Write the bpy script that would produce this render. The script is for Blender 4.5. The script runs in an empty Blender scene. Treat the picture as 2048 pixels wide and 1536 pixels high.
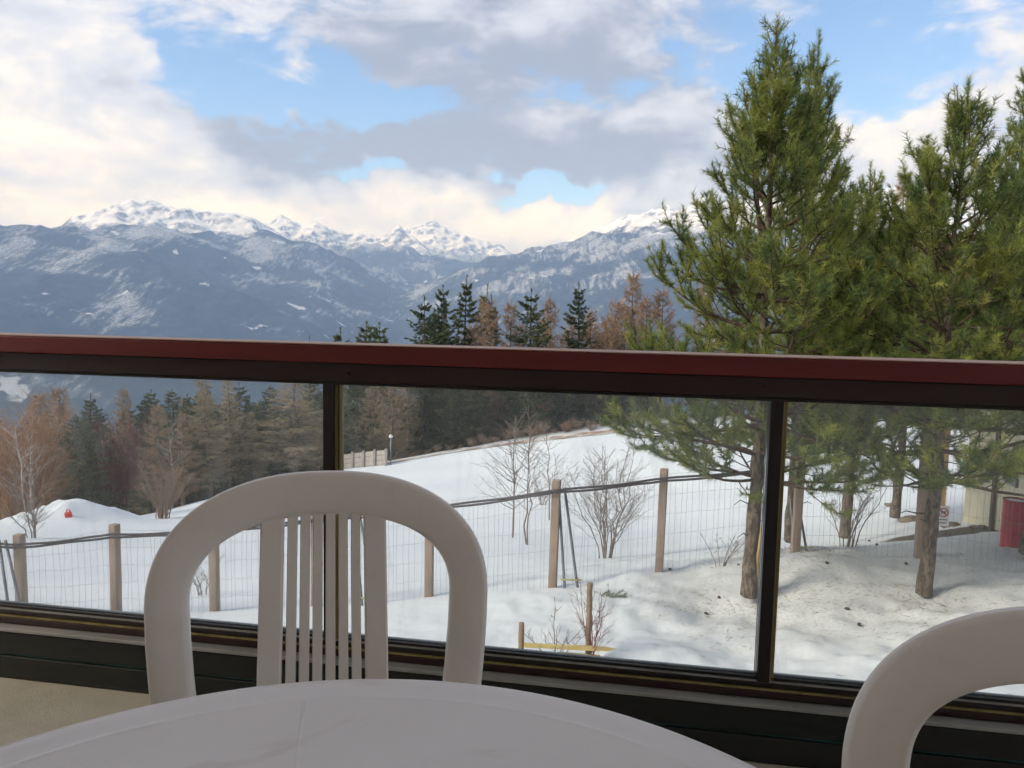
import bpy, math, random
import numpy as np
from mathutils import Matrix, Vector

R = math.radians
rng = np.random.default_rng(7)
random.seed(7)
SC = bpy.context.scene
COL = SC.collection

# ------------------------------------------------------------------ camera
PW, PH, FPX = 2048, 1536, 1550.0
PITCH, ROLL = R(5.5), 0.02
EYE = np.array([0.0, 0.0, 1.16])
_f = np.array([0, math.cos(PITCH), -math.sin(PITCH)])
_u0 = np.array([0, math.sin(PITCH), math.cos(PITCH)])
_r0 = np.array([1.0, 0, 0])
_up = _u0 * math.cos(ROLL) - _r0 * math.sin(ROLL)
_rt = _r0 * math.cos(ROLL) + _u0 * math.sin(ROLL)
cam_d = bpy.data.cameras.new('camera')
cam_d.sensor_width = 36
cam_d.lens = FPX / PW * 36
cam_d.clip_start = 0.02
cam_d.clip_end = 80000
cam = bpy.data.objects.new('camera', cam_d)
COL.objects.link(cam)
cam.matrix_world = Matrix(((_rt[0], _up[0], -_f[0], EYE[0]), (_rt[1], _up[1], -_f[1], EYE[1]),
                           (_rt[2], _up[2], -_f[2], EYE[2]), (0, 0, 0, 1)))
SC.camera = cam

def ray(x, y):
    return _f + _rt * ((x - PW / 2) / FPX) + _up * (-(y - PH / 2) / FPX)

def at_dist(x, y, d):
    """point seen at pixel x,y whose horizontal distance is d metres"""
    v = ray(x, y)
    return EYE + v * (d / math.hypot(v[0], v[1]))

def at_z(x, y, z):
    v = ray(x, y)
    return EYE + v * ((z - EYE[2]) / v[2])

def azel(x, y):
    v = ray(x, y); v = v / np.linalg.norm(v)
    return math.atan2(v[0], v[1]), math.asin(v[2])

# ------------------------------------------------------------------ light and sky
SUN_AZ, SUN_EL = R(-110), R(31)          # azimuth from the view axis, to the left
SUN_DIR = Vector((math.sin(SUN_AZ) * math.cos(SUN_EL), math.cos(SUN_AZ) * math.cos(SUN_EL), math.sin(SUN_EL)))
sun_d = bpy.data.lights.new('sun', 'SUN')
sun_d.energy = 2.0
sun_d.angle = R(22)
sun_d.color = (1.0, 0.92, 0.80)
sun = bpy.data.objects.new('sun', sun_d)
COL.objects.link(sun)
sun.rotation_euler = SUN_DIR.to_track_quat('Z', 'Y').to_euler()
SC.view_settings.view_transform = 'Standard'
SC.view_settings.look = 'None'
SC.view_settings.gamma = 1
SC.view_settings.exposure = 1.03
SC.cycles.use_denoising = True
SC.cycles.max_bounces = 6
SC.cycles.diffuse_bounces = 3
SC.cycles.use_adaptive_sampling = True
SC.cycles.adaptive_threshold = 0.03
SC.cycles.adaptive_min_samples = 12
SC.cycles.transparent_max_bounces = 12
SC.cycles.volume_bounces = 1
SC.cycles.sample_clamp_indirect = 6


class NT:
    """small helper to write node trees"""
    def __init__(s, tree):
        s.t = tree
    def n(s, typ, **kw):
        nd = s.t.nodes.new(typ)
        for k, v in kw.items():
            setattr(nd, k, v)
        return nd
    def l(s, a, b):
        s.t.links.new(a, b)
    def val(s, sock, v):
        if isinstance(v, bpy.types.NodeSocket):
            s.l(v, sock)
        else:
            sock.default_value = v
    def m(s, op, a, b=None, c=None, clamp=False):
        nd = s.n('ShaderNodeMath', operation=op, use_clamp=clamp)
        s.val(nd.inputs[0], a)
        if b is not None: s.val(nd.inputs[1], b)
        if c is not None: s.val(nd.inputs[2], c)
        return nd.outputs[0]
    def vm(s, op, a, b=None, scale=None):
        nd = s.n('ShaderNodeVectorMath', operation=op)
        s.val(nd.inputs[0], a)
        if b is not None: s.val(nd.inputs[1], b)
        if scale is not None: s.val(nd.inputs[3], scale)
        return nd.outputs[1] if op in ('LENGTH', 'DOT_PRODUCT') else nd.outputs[0]
    def xyz(s, x, y, z=0.0):
        nd = s.n('ShaderNodeCombineXYZ')
        s.val(nd.inputs[0], x); s.val(nd.inputs[1], y); s.val(nd.inputs[2], z)
        return nd.outputs[0]
    def noise(s, vec, scale, detail=4, rough=0.55, dist=0.0):
        nd = s.n('ShaderNodeTexNoise')
        if vec is not None: s.l(vec, nd.inputs['Vector'])
        nd.inputs['Scale'].default_value = scale
        nd.inputs['Detail'].default_value = detail
        nd.inputs['Roughness'].default_value = rough
        nd.inputs['Distortion'].default_value = dist
        return nd.outputs['Fac']
    def ramp(s, v, lo, hi, a=0.0, b=1.0, smooth=True):
        nd = s.n('ShaderNodeMapRange', interpolation_type='SMOOTHSTEP' if smooth else 'LINEAR')
        s.val(nd.inputs[0], v)
        for i, q in zip((1, 2, 3, 4), (lo, hi, a, b)): s.val(nd.inputs[i], q)
        return nd.outputs[0]
    def mix(s, f, a, b):
        nd = s.n('ShaderNodeMix', data_type='RGBA')
        s.val(nd.inputs[0], f)
        for i, q in ((6, a), (7, b)):
            if isinstance(q, bpy.types.NodeSocket): s.l(q, nd.inputs[i])
            else: nd.inputs[i].default_value = (*q, 1)
        return nd.outputs[2]


# world: physical sky with drifting cloud laid over it by direction
world = bpy.data.worlds.new('World')
SC.world = world
world.use_nodes = True
world.cycles.sampling_method = 'MANUAL'
world.cycles.sample_map_resolution = 512
wt = NT(world.node_tree)
world.node_tree.nodes.clear()
w_out = wt.n('ShaderNodeOutputWorld')
sky = wt.n('ShaderNodeTexSky', sky_type='NISHITA', sun_disc=False)
sky.sun_elevation = SUN_EL
sky.sun_rotation = SUN_AZ
sky.altitude = 1500
sky.dust_density = 0.2
sky.ozone_density = 3.5
bg_sky = wt.n('ShaderNodeBackground')
bg_sky.inputs[1].default_value = 0.115
wt.l(sky.outputs[0], bg_sky.inputs[0])
tc = wt.n('ShaderNodeTexCoord')
dirv = tc.outputs['Generated']
sep = wt.n('ShaderNodeSeparateXYZ'); wt.l(dirv, sep.inputs[0])
az = wt.m('ARCTAN2', sep.outputs[0], sep.outputs[1])
el = wt.m('ARCSINE', sep.outputs[2])
den = wt.m('ADD', wt.m('MAXIMUM', sep.outputs[2], 0.0), 0.16)
plane = wt.xyz(wt.m('DIVIDE', sep.outputs[0], den), wt.m('DIVIDE', sep.outputs[1], den), 0.3)
n_mid = wt.noise(plane, 2.6, 7, 0.6, 0.25)
azel_v = wt.xyz(az, el, 0.0)
n_up = wt.noise(wt.vm('MULTIPLY', azel_v, (0.8, 1.75, 1.0)), 8.0, 8, 0.64, 0.35)
warp_n = wt.n('ShaderNodeTexNoise')
wt.l(azel_v, warp_n.inputs['Vector'])
warp_n.inputs['Scale'].default_value = 6.0; warp_n.inputs['Detail'].default_value = 4; warp_n.inputs['Roughness'].default_value = 0.62
ae_w = wt.vm('ADD', azel_v, wt.vm('MULTIPLY', wt.vm('SUBTRACT', warp_n.outputs['Color'], (0.5, 0.5, 0.5)), (0.26, 0.17, 0.0)))

def blobs(items):
    """sum of soft elliptical cloud masses (or gaps) given by where they hang in the sky"""
    tot = 0.0
    for px, py, sx, sy, w in items:
        a, e = azel(px, py)
        nd = wt.n('ShaderNodeVectorMath', operation='MULTIPLY_ADD')
        wt.l(ae_w, nd.inputs[0])
        nd.inputs[1].default_value = (FPX / sx, FPX / sy, 0)
        nd.inputs[2].default_value = (-a * FPX / sx, -e * FPX / sy, 0)
        g = wt.m('POWER', 0.3679, wt.vm('DOT_PRODUCT', nd.outputs[0], nd.outputs[0]))
        tot = wt.m('MULTIPLY_ADD', g, w, tot)
    return tot

cover_b = blobs([
    (480, 130, 190, 95, -.33), (640, 270, 110, 60, -.36), (430, 235, 90, 60, -.3), (800, 190, 90, 40, -.25),
    (910, 110, 70, 50, -.3), (1090, 398, 130, 22, -.55), (745, 352, 60, 18, -.35), (1310, 95, 60, 60, -.25),
    (1800, 60, 300, 120, -.30), (1780, 240, 150, 60, -.25), (1420, 150, 140, 90, -.12), (1000, 215, 60, 30, -.15),
    (60, 250, 330, 230, .45), (570, 290, 150, 50, .26), (720, 60, 160, 40, .2), (850, 150, 170, 45, .28), (1000, 285, 280, 60, .26), (740, 232, 150, 40, -.42), (1130, 175, 110, 35, -.22), (1230, 330, 160, 30, -.12),
    (1050, 60, 260, 70, .28), (1300, 260, 220, 140, .2), (700, 425, 480, 42, .5), (1180, 445, 160, 28, .45),
    (1900, 180, 140, 70, .3), (1800, 310, 150, 70, .35)])
tone_b = blobs([
    (10, 260, 360, 200, .5), (350, 40, 300, 90, .1), (750, 430, 420, 46, .48), (1180, 445, 180, 34, .5),
    (1190, 225, 110, 40, .25), (1790, 285, 130, 60, .4), (1900, 180, 150, 60, .3),
    (240, 215, 70, 30, -.25), (580, 285, 190, 55, -.34), (860, 150, 220, 70, -.30), (930, 275, 270, 60, -.34),
    (950, 335, 380, 38, -.34), (1200, 110, 220, 70, -.22), (1300, 300, 200, 90, -.18), (250, 360, 260, 26, -.2)])
cov = wt.m('ADD', wt.m('ADD', wt.m('MULTIPLY', n_mid, 0.6), wt.m('MULTIPLY', n_up, 0.85)), wt.m('ADD', cover_b, 0.0))
mask = wt.ramp(cov, 0.55, 0.76)
tone = wt.m('ADD', wt.m('ADD', wt.m('MULTIPLY', n_up, 1.55), wt.m('MULTIPLY', n_mid, 0.5)), wt.m('ADD', tone_b, -0.68))
tone = wt.ramp(tone, 0.05, 1.0, 0.0, 1.0, False)
c1 = wt.mix(wt.ramp(tone, 0.0, 0.5), (0.185, 0.208, 0.272), (0.39, 0.41, 0.475))
c2 = wt.mix(wt.ramp(tone, 0.4, 1.0), c1, (0.66, 0.62, 0.545))
bg_cl = wt.n('ShaderNodeBackground')
bg_cl.inputs[1].default_value = 1.0
wt.l(c2, bg_cl.inputs[0])
wmix = wt.n('ShaderNodeMixShader')
wt.l(mask, wmix.inputs[0]); wt.l(bg_sky.outputs[0], wmix.inputs[1]); wt.l(bg_cl.outputs[0], wmix.inputs[2])
wt.l(wmix.outputs[0], w_out.inputs[0])

# ------------------------------------------------------------------ materials
MATS = {}

def pmat(name, c1, c2=None, scale=8.0, rough=0.6, bump=0.0, bump_scale=None, detail=5, lo=0.35, hi=0.65, metal=0.0,
         spec=0.5, stretch=None, extra=None):
    """principled material whose colour wanders between c1 and c2 by object-space noise"""
    if name in MATS: return MATS[name]
    m = bpy.data.materials.new(name); m.use_nodes = True
    t = NT(m.node_tree)
    b = m.node_tree.nodes['Principled BSDF']
    b.inputs['Roughness'].default_value = rough
    b.inputs['Metallic'].default_value = metal
    b.inputs['Specular IOR Level'].default_value = spec
    co = t.n('ShaderNodeTexCoord').outputs['Object']
    if stretch: co = t.vm('MULTIPLY', co, stretch)
    nz = t.noise(co, scale, detail, 0.6)
    col = t.mix(t.ramp(nz, lo, hi), c1, c2 if c2 else tuple(v * 0.8 for v in c1))
    if extra: col = extra(t, co, col, b)
    t.l(col, b.inputs['Base Color'])
    if bump:
        bn = t.n('ShaderNodeBump'); bn.inputs['Strength'].default_value = bump
        bn.inputs['Distance'].default_value = 0.02
        t.l(t.noise(co, bump_scale or scale * 3, 6, 0.65), bn.inputs['Height'])
        t.l(bn.outputs[0], b.inputs['Normal'])
    MATS[name] = m
    return m

def leaf_mat(name, c1, c2, c3, scale, trans=0.3):
    m = bpy.data.materials.new(name); m.use_nodes = True
    t = NT(m.node_tree); m.node_tree.nodes.clear()
    o = t.n('ShaderNodeOutputMaterial')
    g = t.n('ShaderNodeNewGeometry').outputs['Position']
    col = t.mix(t.ramp(t.noise(g, scale, 3), 0.35, 0.65), c1, c2)
    col = t.mix(t.ramp(t.noise(g, scale * 6, 2), 0.5, 0.75), col, c3)
    d = t.n('ShaderNodeBsdfPrincipled'); d.inputs['Roughness'].default_value = 0.45
    d.inputs['Specular IOR Level'].default_value = 0.35
    t.l(col, d.inputs['Base Color'])
    tr = t.n('ShaderNodeBsdfTranslucent'); t.l(col, tr.inputs[0])
    mx = t.n('ShaderNodeMixShader'); mx.inputs[0].default_value = trans
    t.l(d.outputs[0], mx.inputs[1]); t.l(tr.outputs[0], mx.inputs[2]); t.l(mx.outputs[0], o.inputs[0])
    MATS[name] = m
    return m

# ------------------------------------------------------------------ mesh helpers
def mk(name, verts, faces, mat=None, parent=None, smooth=False, loc=None):
    me = bpy.data.meshes.new(name)
    me.from_pydata([tuple(map(float, v)) for v in verts], [], faces)
    me.update()
    if mat: me.materials.append(mat)
    if smooth: me.shade_smooth()
    return link(name, me, parent, loc)

def link(name, me, parent=None, loc=None):
    o = bpy.data.objects.new(name, me)
    COL.objects.link(o)
    if parent: o.parent = parent
    if loc is not None: o.location = loc
    return o

def mesh_np(name, V, F, mat, smooth=False):
    """fast mesh from numpy: V (n,3), F (m,k)"""
    me = bpy.data.meshes.new(name)
    V = np.asarray(V, np.float32); F = np.asarray(F, np.int32)
    k = F.shape[1]
    me.vertices.add(len(V)); me.vertices.foreach_set('co', V.ravel())
    me.loops.add(F.size); me.loops.foreach_set('vertex_index', F.ravel())
    me.polygons.add(len(F))
    me.polygons.foreach_set('loop_start', np.arange(0, F.size, k, dtype=np.int32))
    me.update(calc_edges=True)
    me.materials.append(mat)
    if smooth: me.shade_smooth()
    return me

def empty(name, loc=(0, 0, 0), rz=0.0):
    o = bpy.data.objects.new(name, None)
    o.empty_display_size = 0.2
    COL.objects.link(o); o.location = loc; o.rotation_euler = (0, 0, rz)
    return o

def tag(o, label, cat, group=None):
    o['label'] = label; o['category'] = cat
    if group: o['group'] = group
    return o

def structure(o):
    o['kind'] = 'structure'
    return o

def box(x0, x1, y0, y1, z0, z1):
    v = [(x0, y0, z0), (x1, y0, z0), (x1, y1, z0), (x0, y1, z0), (x0, y0, z1), (x1, y0, z1), (x1, y1, z1), (x0, y1, z1)]
    f = [(0, 3, 2, 1), (4, 5, 6, 7), (0, 1, 5, 4), (1, 2, 6, 5), (2, 3, 7, 6), (3, 0, 4, 7)]
    return v, f

def bevel(o, w, seg=2):
    m = o.modifiers.new('bevel', 'BEVEL'); m.width = w; m.segments = seg; m.limit_method = 'ANGLE'
    return o

def bbox(name, dims, mat, parent=None, bev=0.003, seg=2, loc=None):
    v, f = box(*dims)
    o = mk(name, v, f, mat, parent, loc=loc)
    if bev: bevel(o, bev, seg)
    return o

class Tubes:
    """collects tapered tubes (and blades) into one mesh"""
    def __init__(s): s.V = []; s.F = []; s.n = 0
    def tube(s, P, rad, k=5, cap=True):
        P = np.asarray(P, float); m = len(P)
        rad = np.broadcast_to(np.asarray(rad, float), (m,))
        T = np.gradient(P, axis=0)
        T /= np.linalg.norm(T, axis=1)[:, None] + 1e-9
        ref = np.array([0, 0, 1.0]) if abs(T[0, 2]) < 0.9 else np.array([1.0, 0, 0])
        A = np.cross(T, ref); A /= np.linalg.norm(A, axis=1)[:, None] + 1e-9
        B = np.cross(T, A)
        th = np.arange(k) * 2 * math.pi / k
        ring = P[:, None, :] + rad[:, None, None] * (np.cos(th)[None, :, None] * A[:, None, :] + np.sin(th)[None, :, None] * B[:, None, :])
        s.V.append(ring.reshape(-1, 3))
        i = np.arange(m - 1)[:, None] * k; j = np.arange(k)[None, :]; j2 = (j + 1) % k
        q = np.stack([i + j, i + k + j, i + k + j2, i + j2], -1).reshape(-1, 4) + s.n
        s.F.append(q); s.n += m * k
        if cap and k >= 4:
            c = s.n
            s.V.append(P[-1:] + T[-1:] * rad[-1] * 0.3)
            e = s.n - k + np.arange(k)
            s.F.append(np.stack([e, np.full(k, c), np.full(k, c), np.roll(e, -1)], -1)); s.n += 1
    def mesh(s, name, mat, smooth=True):
        V = np.concatenate(s.V); F = np.concatenate(s.F)
        me = bpy.data.meshes.new(name)
        tri = F[:, 1] == F[:, 2]
        quads = F[~tri]; tris = F[tri][:, [0, 1, 3]]
        me.vertices.add(len(V)); me.vertices.foreach_set('co', V.astype(np.float32).ravel())
        idx = np.concatenate([quads.ravel(), tris.ravel()]).astype(np.int32)
        me.loops.add(len(idx)); me.loops.foreach_set('vertex_index', idx)
        ls = np.concatenate([np.arange(len(quads)) * 4, len(quads) * 4 + np.arange(len(tris)) * 3]).astype(np.int32)
        me.polygons.add(len(ls)); me.polygons.foreach_set('loop_start', ls)
        me.update(calc_edges=True); me.materials.append(mat)
        if smooth: me.shade_smooth()
        return me

def unit(v): return v / (np.linalg.norm(v, axis=-1, keepdims=True) + 1e-9)

def blades(P0, D, L, n, spread, length, width, rg, close=0.45):
    """needles: n thin triangles on each twig (base P0, direction D, length L)"""
    m = len(P0)
    P0 = np.repeat(P0, n, 0); D = np.repeat(unit(D), n, 0); L = np.repeat(L, n)
    t = rg.random(m * n) ** 0.85
    rv = unit(rg.normal(size=(m * n, 3)))
    perp = unit(rv - D * (rv * D).sum(1)[:, None])
    a = spread * rg.uniform(0.6, 1.25, m * n) * (1.0 - close * t)
    nd = D * np.cos(a)[:, None] + perp * np.sin(a)[:, None]
    base = P0 + D * (t * L)[:, None]
    ln = length * rg.uniform(0.7, 1.15, m * n)
    side = unit(np.cross(nd, unit(rg.normal(size=(m * n, 3)))))
    w = width * 0.5
    V = np.stack([base + side * w, base - side * w, base + nd * ln[:, None]], 1).reshape(-1, 3)
    F = np.arange(m * n * 3).reshape(-1, 3)
    return V, F

# numpy value noise for terrain
_perm = rng.random((256, 256))
def vnoise(x, y):
    xi = np.floor(x).astype(int); yi = np.floor(y).astype(int)
    fx = x - xi; fy = y - yi
    fx = fx * fx * (3 - 2 * fx); fy = fy * fy * (3 - 2 * fy)
    g = lambda a, b: _perm[a & 255, b & 255]
    return (g(xi, yi) * (1 - fx) + g(xi + 1, yi) * fx) * (1 - fy) + (g(xi, yi + 1) * (1 - fx) + g(xi + 1, yi + 1) * fx) * fy
def fbm(x, y, o=5, ridged=False):
    s = 0; a = 0.5; t = 0
    for i in range(o):
        n = vnoise(x * 2 ** i + 17.3 * i, y * 2 ** i + 9.1 * i)
        if ridged: n = 1 - np.abs(2 * n - 1)
        s = s + a * n; t += a; a *= 0.5
    return s / t

# ------------------------------------------------------------------ near ground: snow field falling away to the valley
GC = []   # control points (x, y, z)
for px, py, d in [
        (45, 1233, 12.2), (233, 1227, 12.0), (430, 1221, 11.6), (632, 1211, 11.3), (858, 1193, 11.0), (1105, 1173, 10.5),
        (1318, 1140, 10.9), (1580, 1102, 11.9), (1840, 1112, 11.2), (1497, 1224, 9.3), (1848, 1192, 9.7), (2022, 1098, 12.6),
        (1990, 1052, 15.5), (1000, 1330, 7.4), (1400, 1345, 7.2), (1640, 1300, 7.8), (2000, 1390, 6.6), (600, 1300, 8.2), (200, 1290, 9.0),
        (1040, 1078, 18.5), (1210, 1115, 15.0), (65, 1076, 21.0), (0, 1055, 26.0), (330, 1040, 29.0), (480, 985, 40.0), (700, 930, 55.0),
        (775, 921, 58.0), (1000, 888, 68.0), (1250, 858, 78.0), (1500, 900, 34.0), (1680, 1090, 15.5), (1700, 975, 24.0), (1900, 880, 36.0),
        (1400, 850, 78.0), (700, 1000, 36.0), (1000, 960, 36.0), (1250, 940, 34.0), (200, 1130, 16.5), (700, 1110, 17.0)]:
    p = at_dist(px, py, d); GC.append(p)
for p in [(0, 0, -2.75), (-9, 0, -3.6), (9, 0, -2.2), (0, -14, -2.4), (-60, 0, -11), (60, 0, 2), (70, 40, -1), (-60, 40, -19), (-120, 60, -40),
          (0, 160, -62), (100, 160, -52), (-110, 160, -72), (-40, 75, -27), (15, 105, -27), (60, 100, -17), (-160, 0, -30), (160, 0, 8), (170, 120, -20)]:
    GC.append(np.array(p, float))
GC = np.array(GC)
def _tps(d2): return np.where(d2 > 1e-12, 0.5 * d2 * np.log(np.maximum(d2, 1e-12)), 0.0)
# work in a warped plan (log distance) so near control points stay local
def _warp(x, y):
    r = np.hypot(x, y) + 4.0
    s = np.log(r) / r * 10
    return x * s, y * s
_wx, _wy = _warp(GC[:, 0], GC[:, 1])
_n = len(GC)
_K = _tps((_wx[:, None] - _wx[None]) ** 2 + (_wy[:, None] - _wy[None]) ** 2) + np.eye(_n) * 0.6
_P = np.stack([np.ones(_n), GC[:, 0], GC[:, 1]], 1)
_A = np.zeros((_n + 3, _n + 3)); _A[:_n, :_n] = _K; _A[:_n, _n:] = _P; _A[_n:, :_n] = _P.T
_c = np.linalg.solve(_A, np.concatenate([GC[:, 2], np.zeros(3)]))
def ground0(x, y):
    x = np.asarray(x, float); y = np.asarray(y, float)
    wx_, wy_ = _warp(x.ravel(), y.ravel())
    out = np.zeros(len(wx_))
    for i in range(0, len(wx_), 20000):
        sl = slice(i, i + 20000)
        d2 = (wx_[sl, None] - _wx[None]) ** 2 + (wy_[sl, None] - _wy[None]) ** 2
        out[sl] = _tps(d2) @ _c[:_n] + _c[_n] + _c[_n + 1] * x.ravel()[sl] + _c[_n + 2] * y.ravel()[sl]
    return out.reshape(x.shape)
MOUND = [at_dist(1600, 1160, 10.3), at_dist(1310, 1330, 7.6)]
PILE = at_dist(150, 1045, 27.0)
EDGE = None
def ground(x, y, detail=True):
    z = ground0(x, y)
    if EDGE is not None:      # beyond the snow the ground breaks away into the wood
        over = np.hypot(x, y) - edge_r(x, y)
        z = z - 0.22 * np.clip(over - 1.5, 0, 40) * (np.asarray(y) > 5)
    x = np.asarray(x, float); y = np.asarray(y, float)
    z = z + 0.20 * np.exp(-(((x - MOUND[0][0]) / 0.8) ** 2 + ((y - MOUND[0][1]) / 1.1) ** 2))
    z = z + 0.10 * np.exp(-(((x - MOUND[1][0]) / 0.5) ** 2 + ((y - MOUND[1][1]) / 0.5) ** 2))
    # ploughed snow heap at the lower left
    ex = (x - PILE[0]) / 1.75; ey = (y - PILE[1]) / 1.5
    z = z + 0.72 * np.exp(-(ex * ex + ey * ey) ** 1.15) * (0.55 + 0.9 * fbm(x * 1.3, y * 1.3, 5) + 0.22 * (fbm(x * 5 + 9, y * 5, 3, True) - 0.6))
    if detail:
        r = np.hypot(x, y)
        rough = np.clip((x + 1.0) / 2.0, 0.25, 1.0) * np.exp(-((y - 7.8) / 5.0) ** 2)
        z = z + 0.22 * rough * (fbm(x * 1.7, y * 1.7, 4) - 0.5) + 0.085 * rough * (fbm(x * 6.5 + 40, y * 6.5, 4) - 0.5)
        z = z + 0.5 * np.clip((r - 12) / 40, 0, 1) * (fbm(x * 0.12, y * 0.12, 4) - 0.5)
    return z
def gz(x, y): return float(ground(np.array([x]), np.array([y]))[0])
def on_ground(px, py):
    """first hit of the pixel's ray on the near ground"""
    v = ray(px, py); v = v / math.hypot(v[0], v[1])
    t = np.concatenate([np.linspace(4, 30, 900), np.linspace(30, 150, 900)])
    P = EYE + v[None] * t[:, None]
    below = P[:, 2] < ground(P[:, 0], P[:, 1])
    i = int(np.argmax(below)) if below.any() else len(t) - 1
    p = P[i]
    return np.array([p[0], p[1], gz(p[0], p[1])])

rows = np.concatenate([np.linspace(-14, 3.5, 24), 3.5 + (np.geomspace(1, 158, 380) - 1) * 1.0])
rows = np.unique(np.concatenate([np.linspace(-14, 4, 24), np.geomspace(4.2, 165, 400)]))
ss = np.linspace(-1, 1, 420); ss = np.sign(ss) * np.abs(ss) ** 1.25
GY, GS = np.meshgrid(rows, ss, indexing='ij')
GX = GS * (9 + 1.05 * np.abs(GY))
nr, ncol = GX.shape
ii = (np.arange(nr - 1)[:, None] * ncol + np.arange(ncol - 1)[None]).ravel()
Fq = np.stack([ii, ii + 1, ii + ncol + 1, ii + ncol], 1)
# edge of the snow: everything beyond this line is wooded ground
EDGE = np.array([at_dist(x, 1000, d_)[:2] for x, d_ in ((-200, 33), (0, 32), (60, 31.5), (150, 31.5), (230, 31))] + [on_ground(x, y)[:2] for x, y in [(330, 1000), (430, 985), (520, 966), (610, 942),
                                                  (690, 934), (775, 925), (880, 907), (1000, 889), (1120, 874), (1250, 860), (1400, 852)]])
_ea = np.arctan2(EDGE[:, 0], EDGE[:, 1]); _er = np.hypot(EDGE[:, 0], EDGE[:, 1])
def edge_r(x, y):
    return np.interp(np.arctan2(x, y), _ea, _er)
GZ = ground(GX, GY)
ga = np.hypot(GX, GY) - edge_r(GX, GY)
bare = np.clip(ga / 1.6 + 0.6 * (fbm(GX * 0.9, GY * 0.9, 3) - 0.5), 0, 1) * (GY > 0)
TREE_FEET = [at_dist(1497, 1224, 9.3), at_dist(1848, 1192, 9.7), at_dist(1580, 1102, 11.9), at_dist(2040, 1085, 12.4)]
lit = np.zeros_like(GX)
for p in TREE_FEET:
    lit += np.exp(-((GX - p[0]) ** 2 + (GY - p[1]) ** 2) / 2.6)
SHED_FOOT = at_dist(1905, 1045, 15.0)
rock = np.exp(-(((GX - SHED_FOOT[0]) / 1.3) ** 2 + ((GY - SHED_FOOT[1]) / 0.7) ** 2))

def ground_mat():
    m = bpy.data.materials.new('snow_ground'); m.use_nodes = True
    t = NT(m.node_tree); b = m.node_tree.nodes['Principled BSDF']
    g = t.n('ShaderNodeNewGeometry').outputs['Position']
    at = lambda n: t.n('ShaderNodeAttribute', attribute_name=n).outputs['Fac']
    snow = t.mix(t.ramp(t.noise(g, 0.35, 5), 0.3, 0.7), (0.655, 0.68, 0.71), (0.72, 0.735, 0.75))
    # dirty, needle-strewn snow round the trunks
    d1 = t.ramp(t.m('ADD', t.m('MULTIPLY', at('litter'), 0.42), t.m('MULTIPLY', t.noise(g, 2.2, 6, 0.68), 0.75)), 0.48, 0.82)
    d2 = t.ramp(t.noise(t.vm('MULTIPLY', g, (1, 1.6, 1)), 26, 4, 0.7), 0.5, 0.68)
    snow = t.mix(t.m('MULTIPLY', d1, 0.20), snow, (0.50, 0.45, 0.40))
    snow = t.mix(t.m('MULTIPLY', t.m('MULTIPLY', d1, d2), 0.5), snow, (0.20, 0.155, 0.095))
    earth = t.mix(t.ramp(t.noise(g, 1.2, 5), 0.35, 0.65), (0.055, 0.042, 0.03), (0.12, 0.09, 0.065))
    earth = t.mix(t.ramp(t.noise(g, 0.5, 5, 0.65), 0.58, 0.66), earth, (0.6, 0.61, 0.63))
    col = t.mix(at('bare'), snow, earth)
    rk = t.ramp(t.m('MULTIPLY', at('rock'), t.m('ADD', t.noise(g, 3, 4), 0.35)), 0.28, 0.42)
    col = t.mix(rk, col, t.mix(t.noise(g, 9, 5), (0.06, 0.05, 0.035), (0.2, 0.16, 0.11)))
    t.l(col, b.inputs['Base Color'])
    b.inputs['Roughness'].default_value = 0.75
    b.inputs['Specular IOR Level'].default_value = 0.2
    bn = t.n('ShaderNodeBump'); bn.inputs['Strength'].default_value = 0.35; bn.inputs['Distance'].default_value = 0.03
    t.l(t.m('ADD', t.noise(g, 9, 6, 0.65), t.m('MULTIPLY', t.noise(g, 45, 3, 0.6), 0.3)), bn.inputs['Height'])
    t.l(bn.outputs[0], b.inputs['Normal'])
    return m
gm = mesh_np('ground', np.stack([GX.ravel(), GY.ravel(), GZ.ravel()], 1), Fq, ground_mat(), True)
for nm, arr in (('bare', bare), ('litter', np.clip(lit, 0, 1.5)), ('rock', rock)):
    a = gm.attributes.new(nm, 'FLOAT', 'POINT'); a.data.foreach_set('value', arr.astype(np.float32).ravel())
structure(link('ground', gm))

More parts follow.
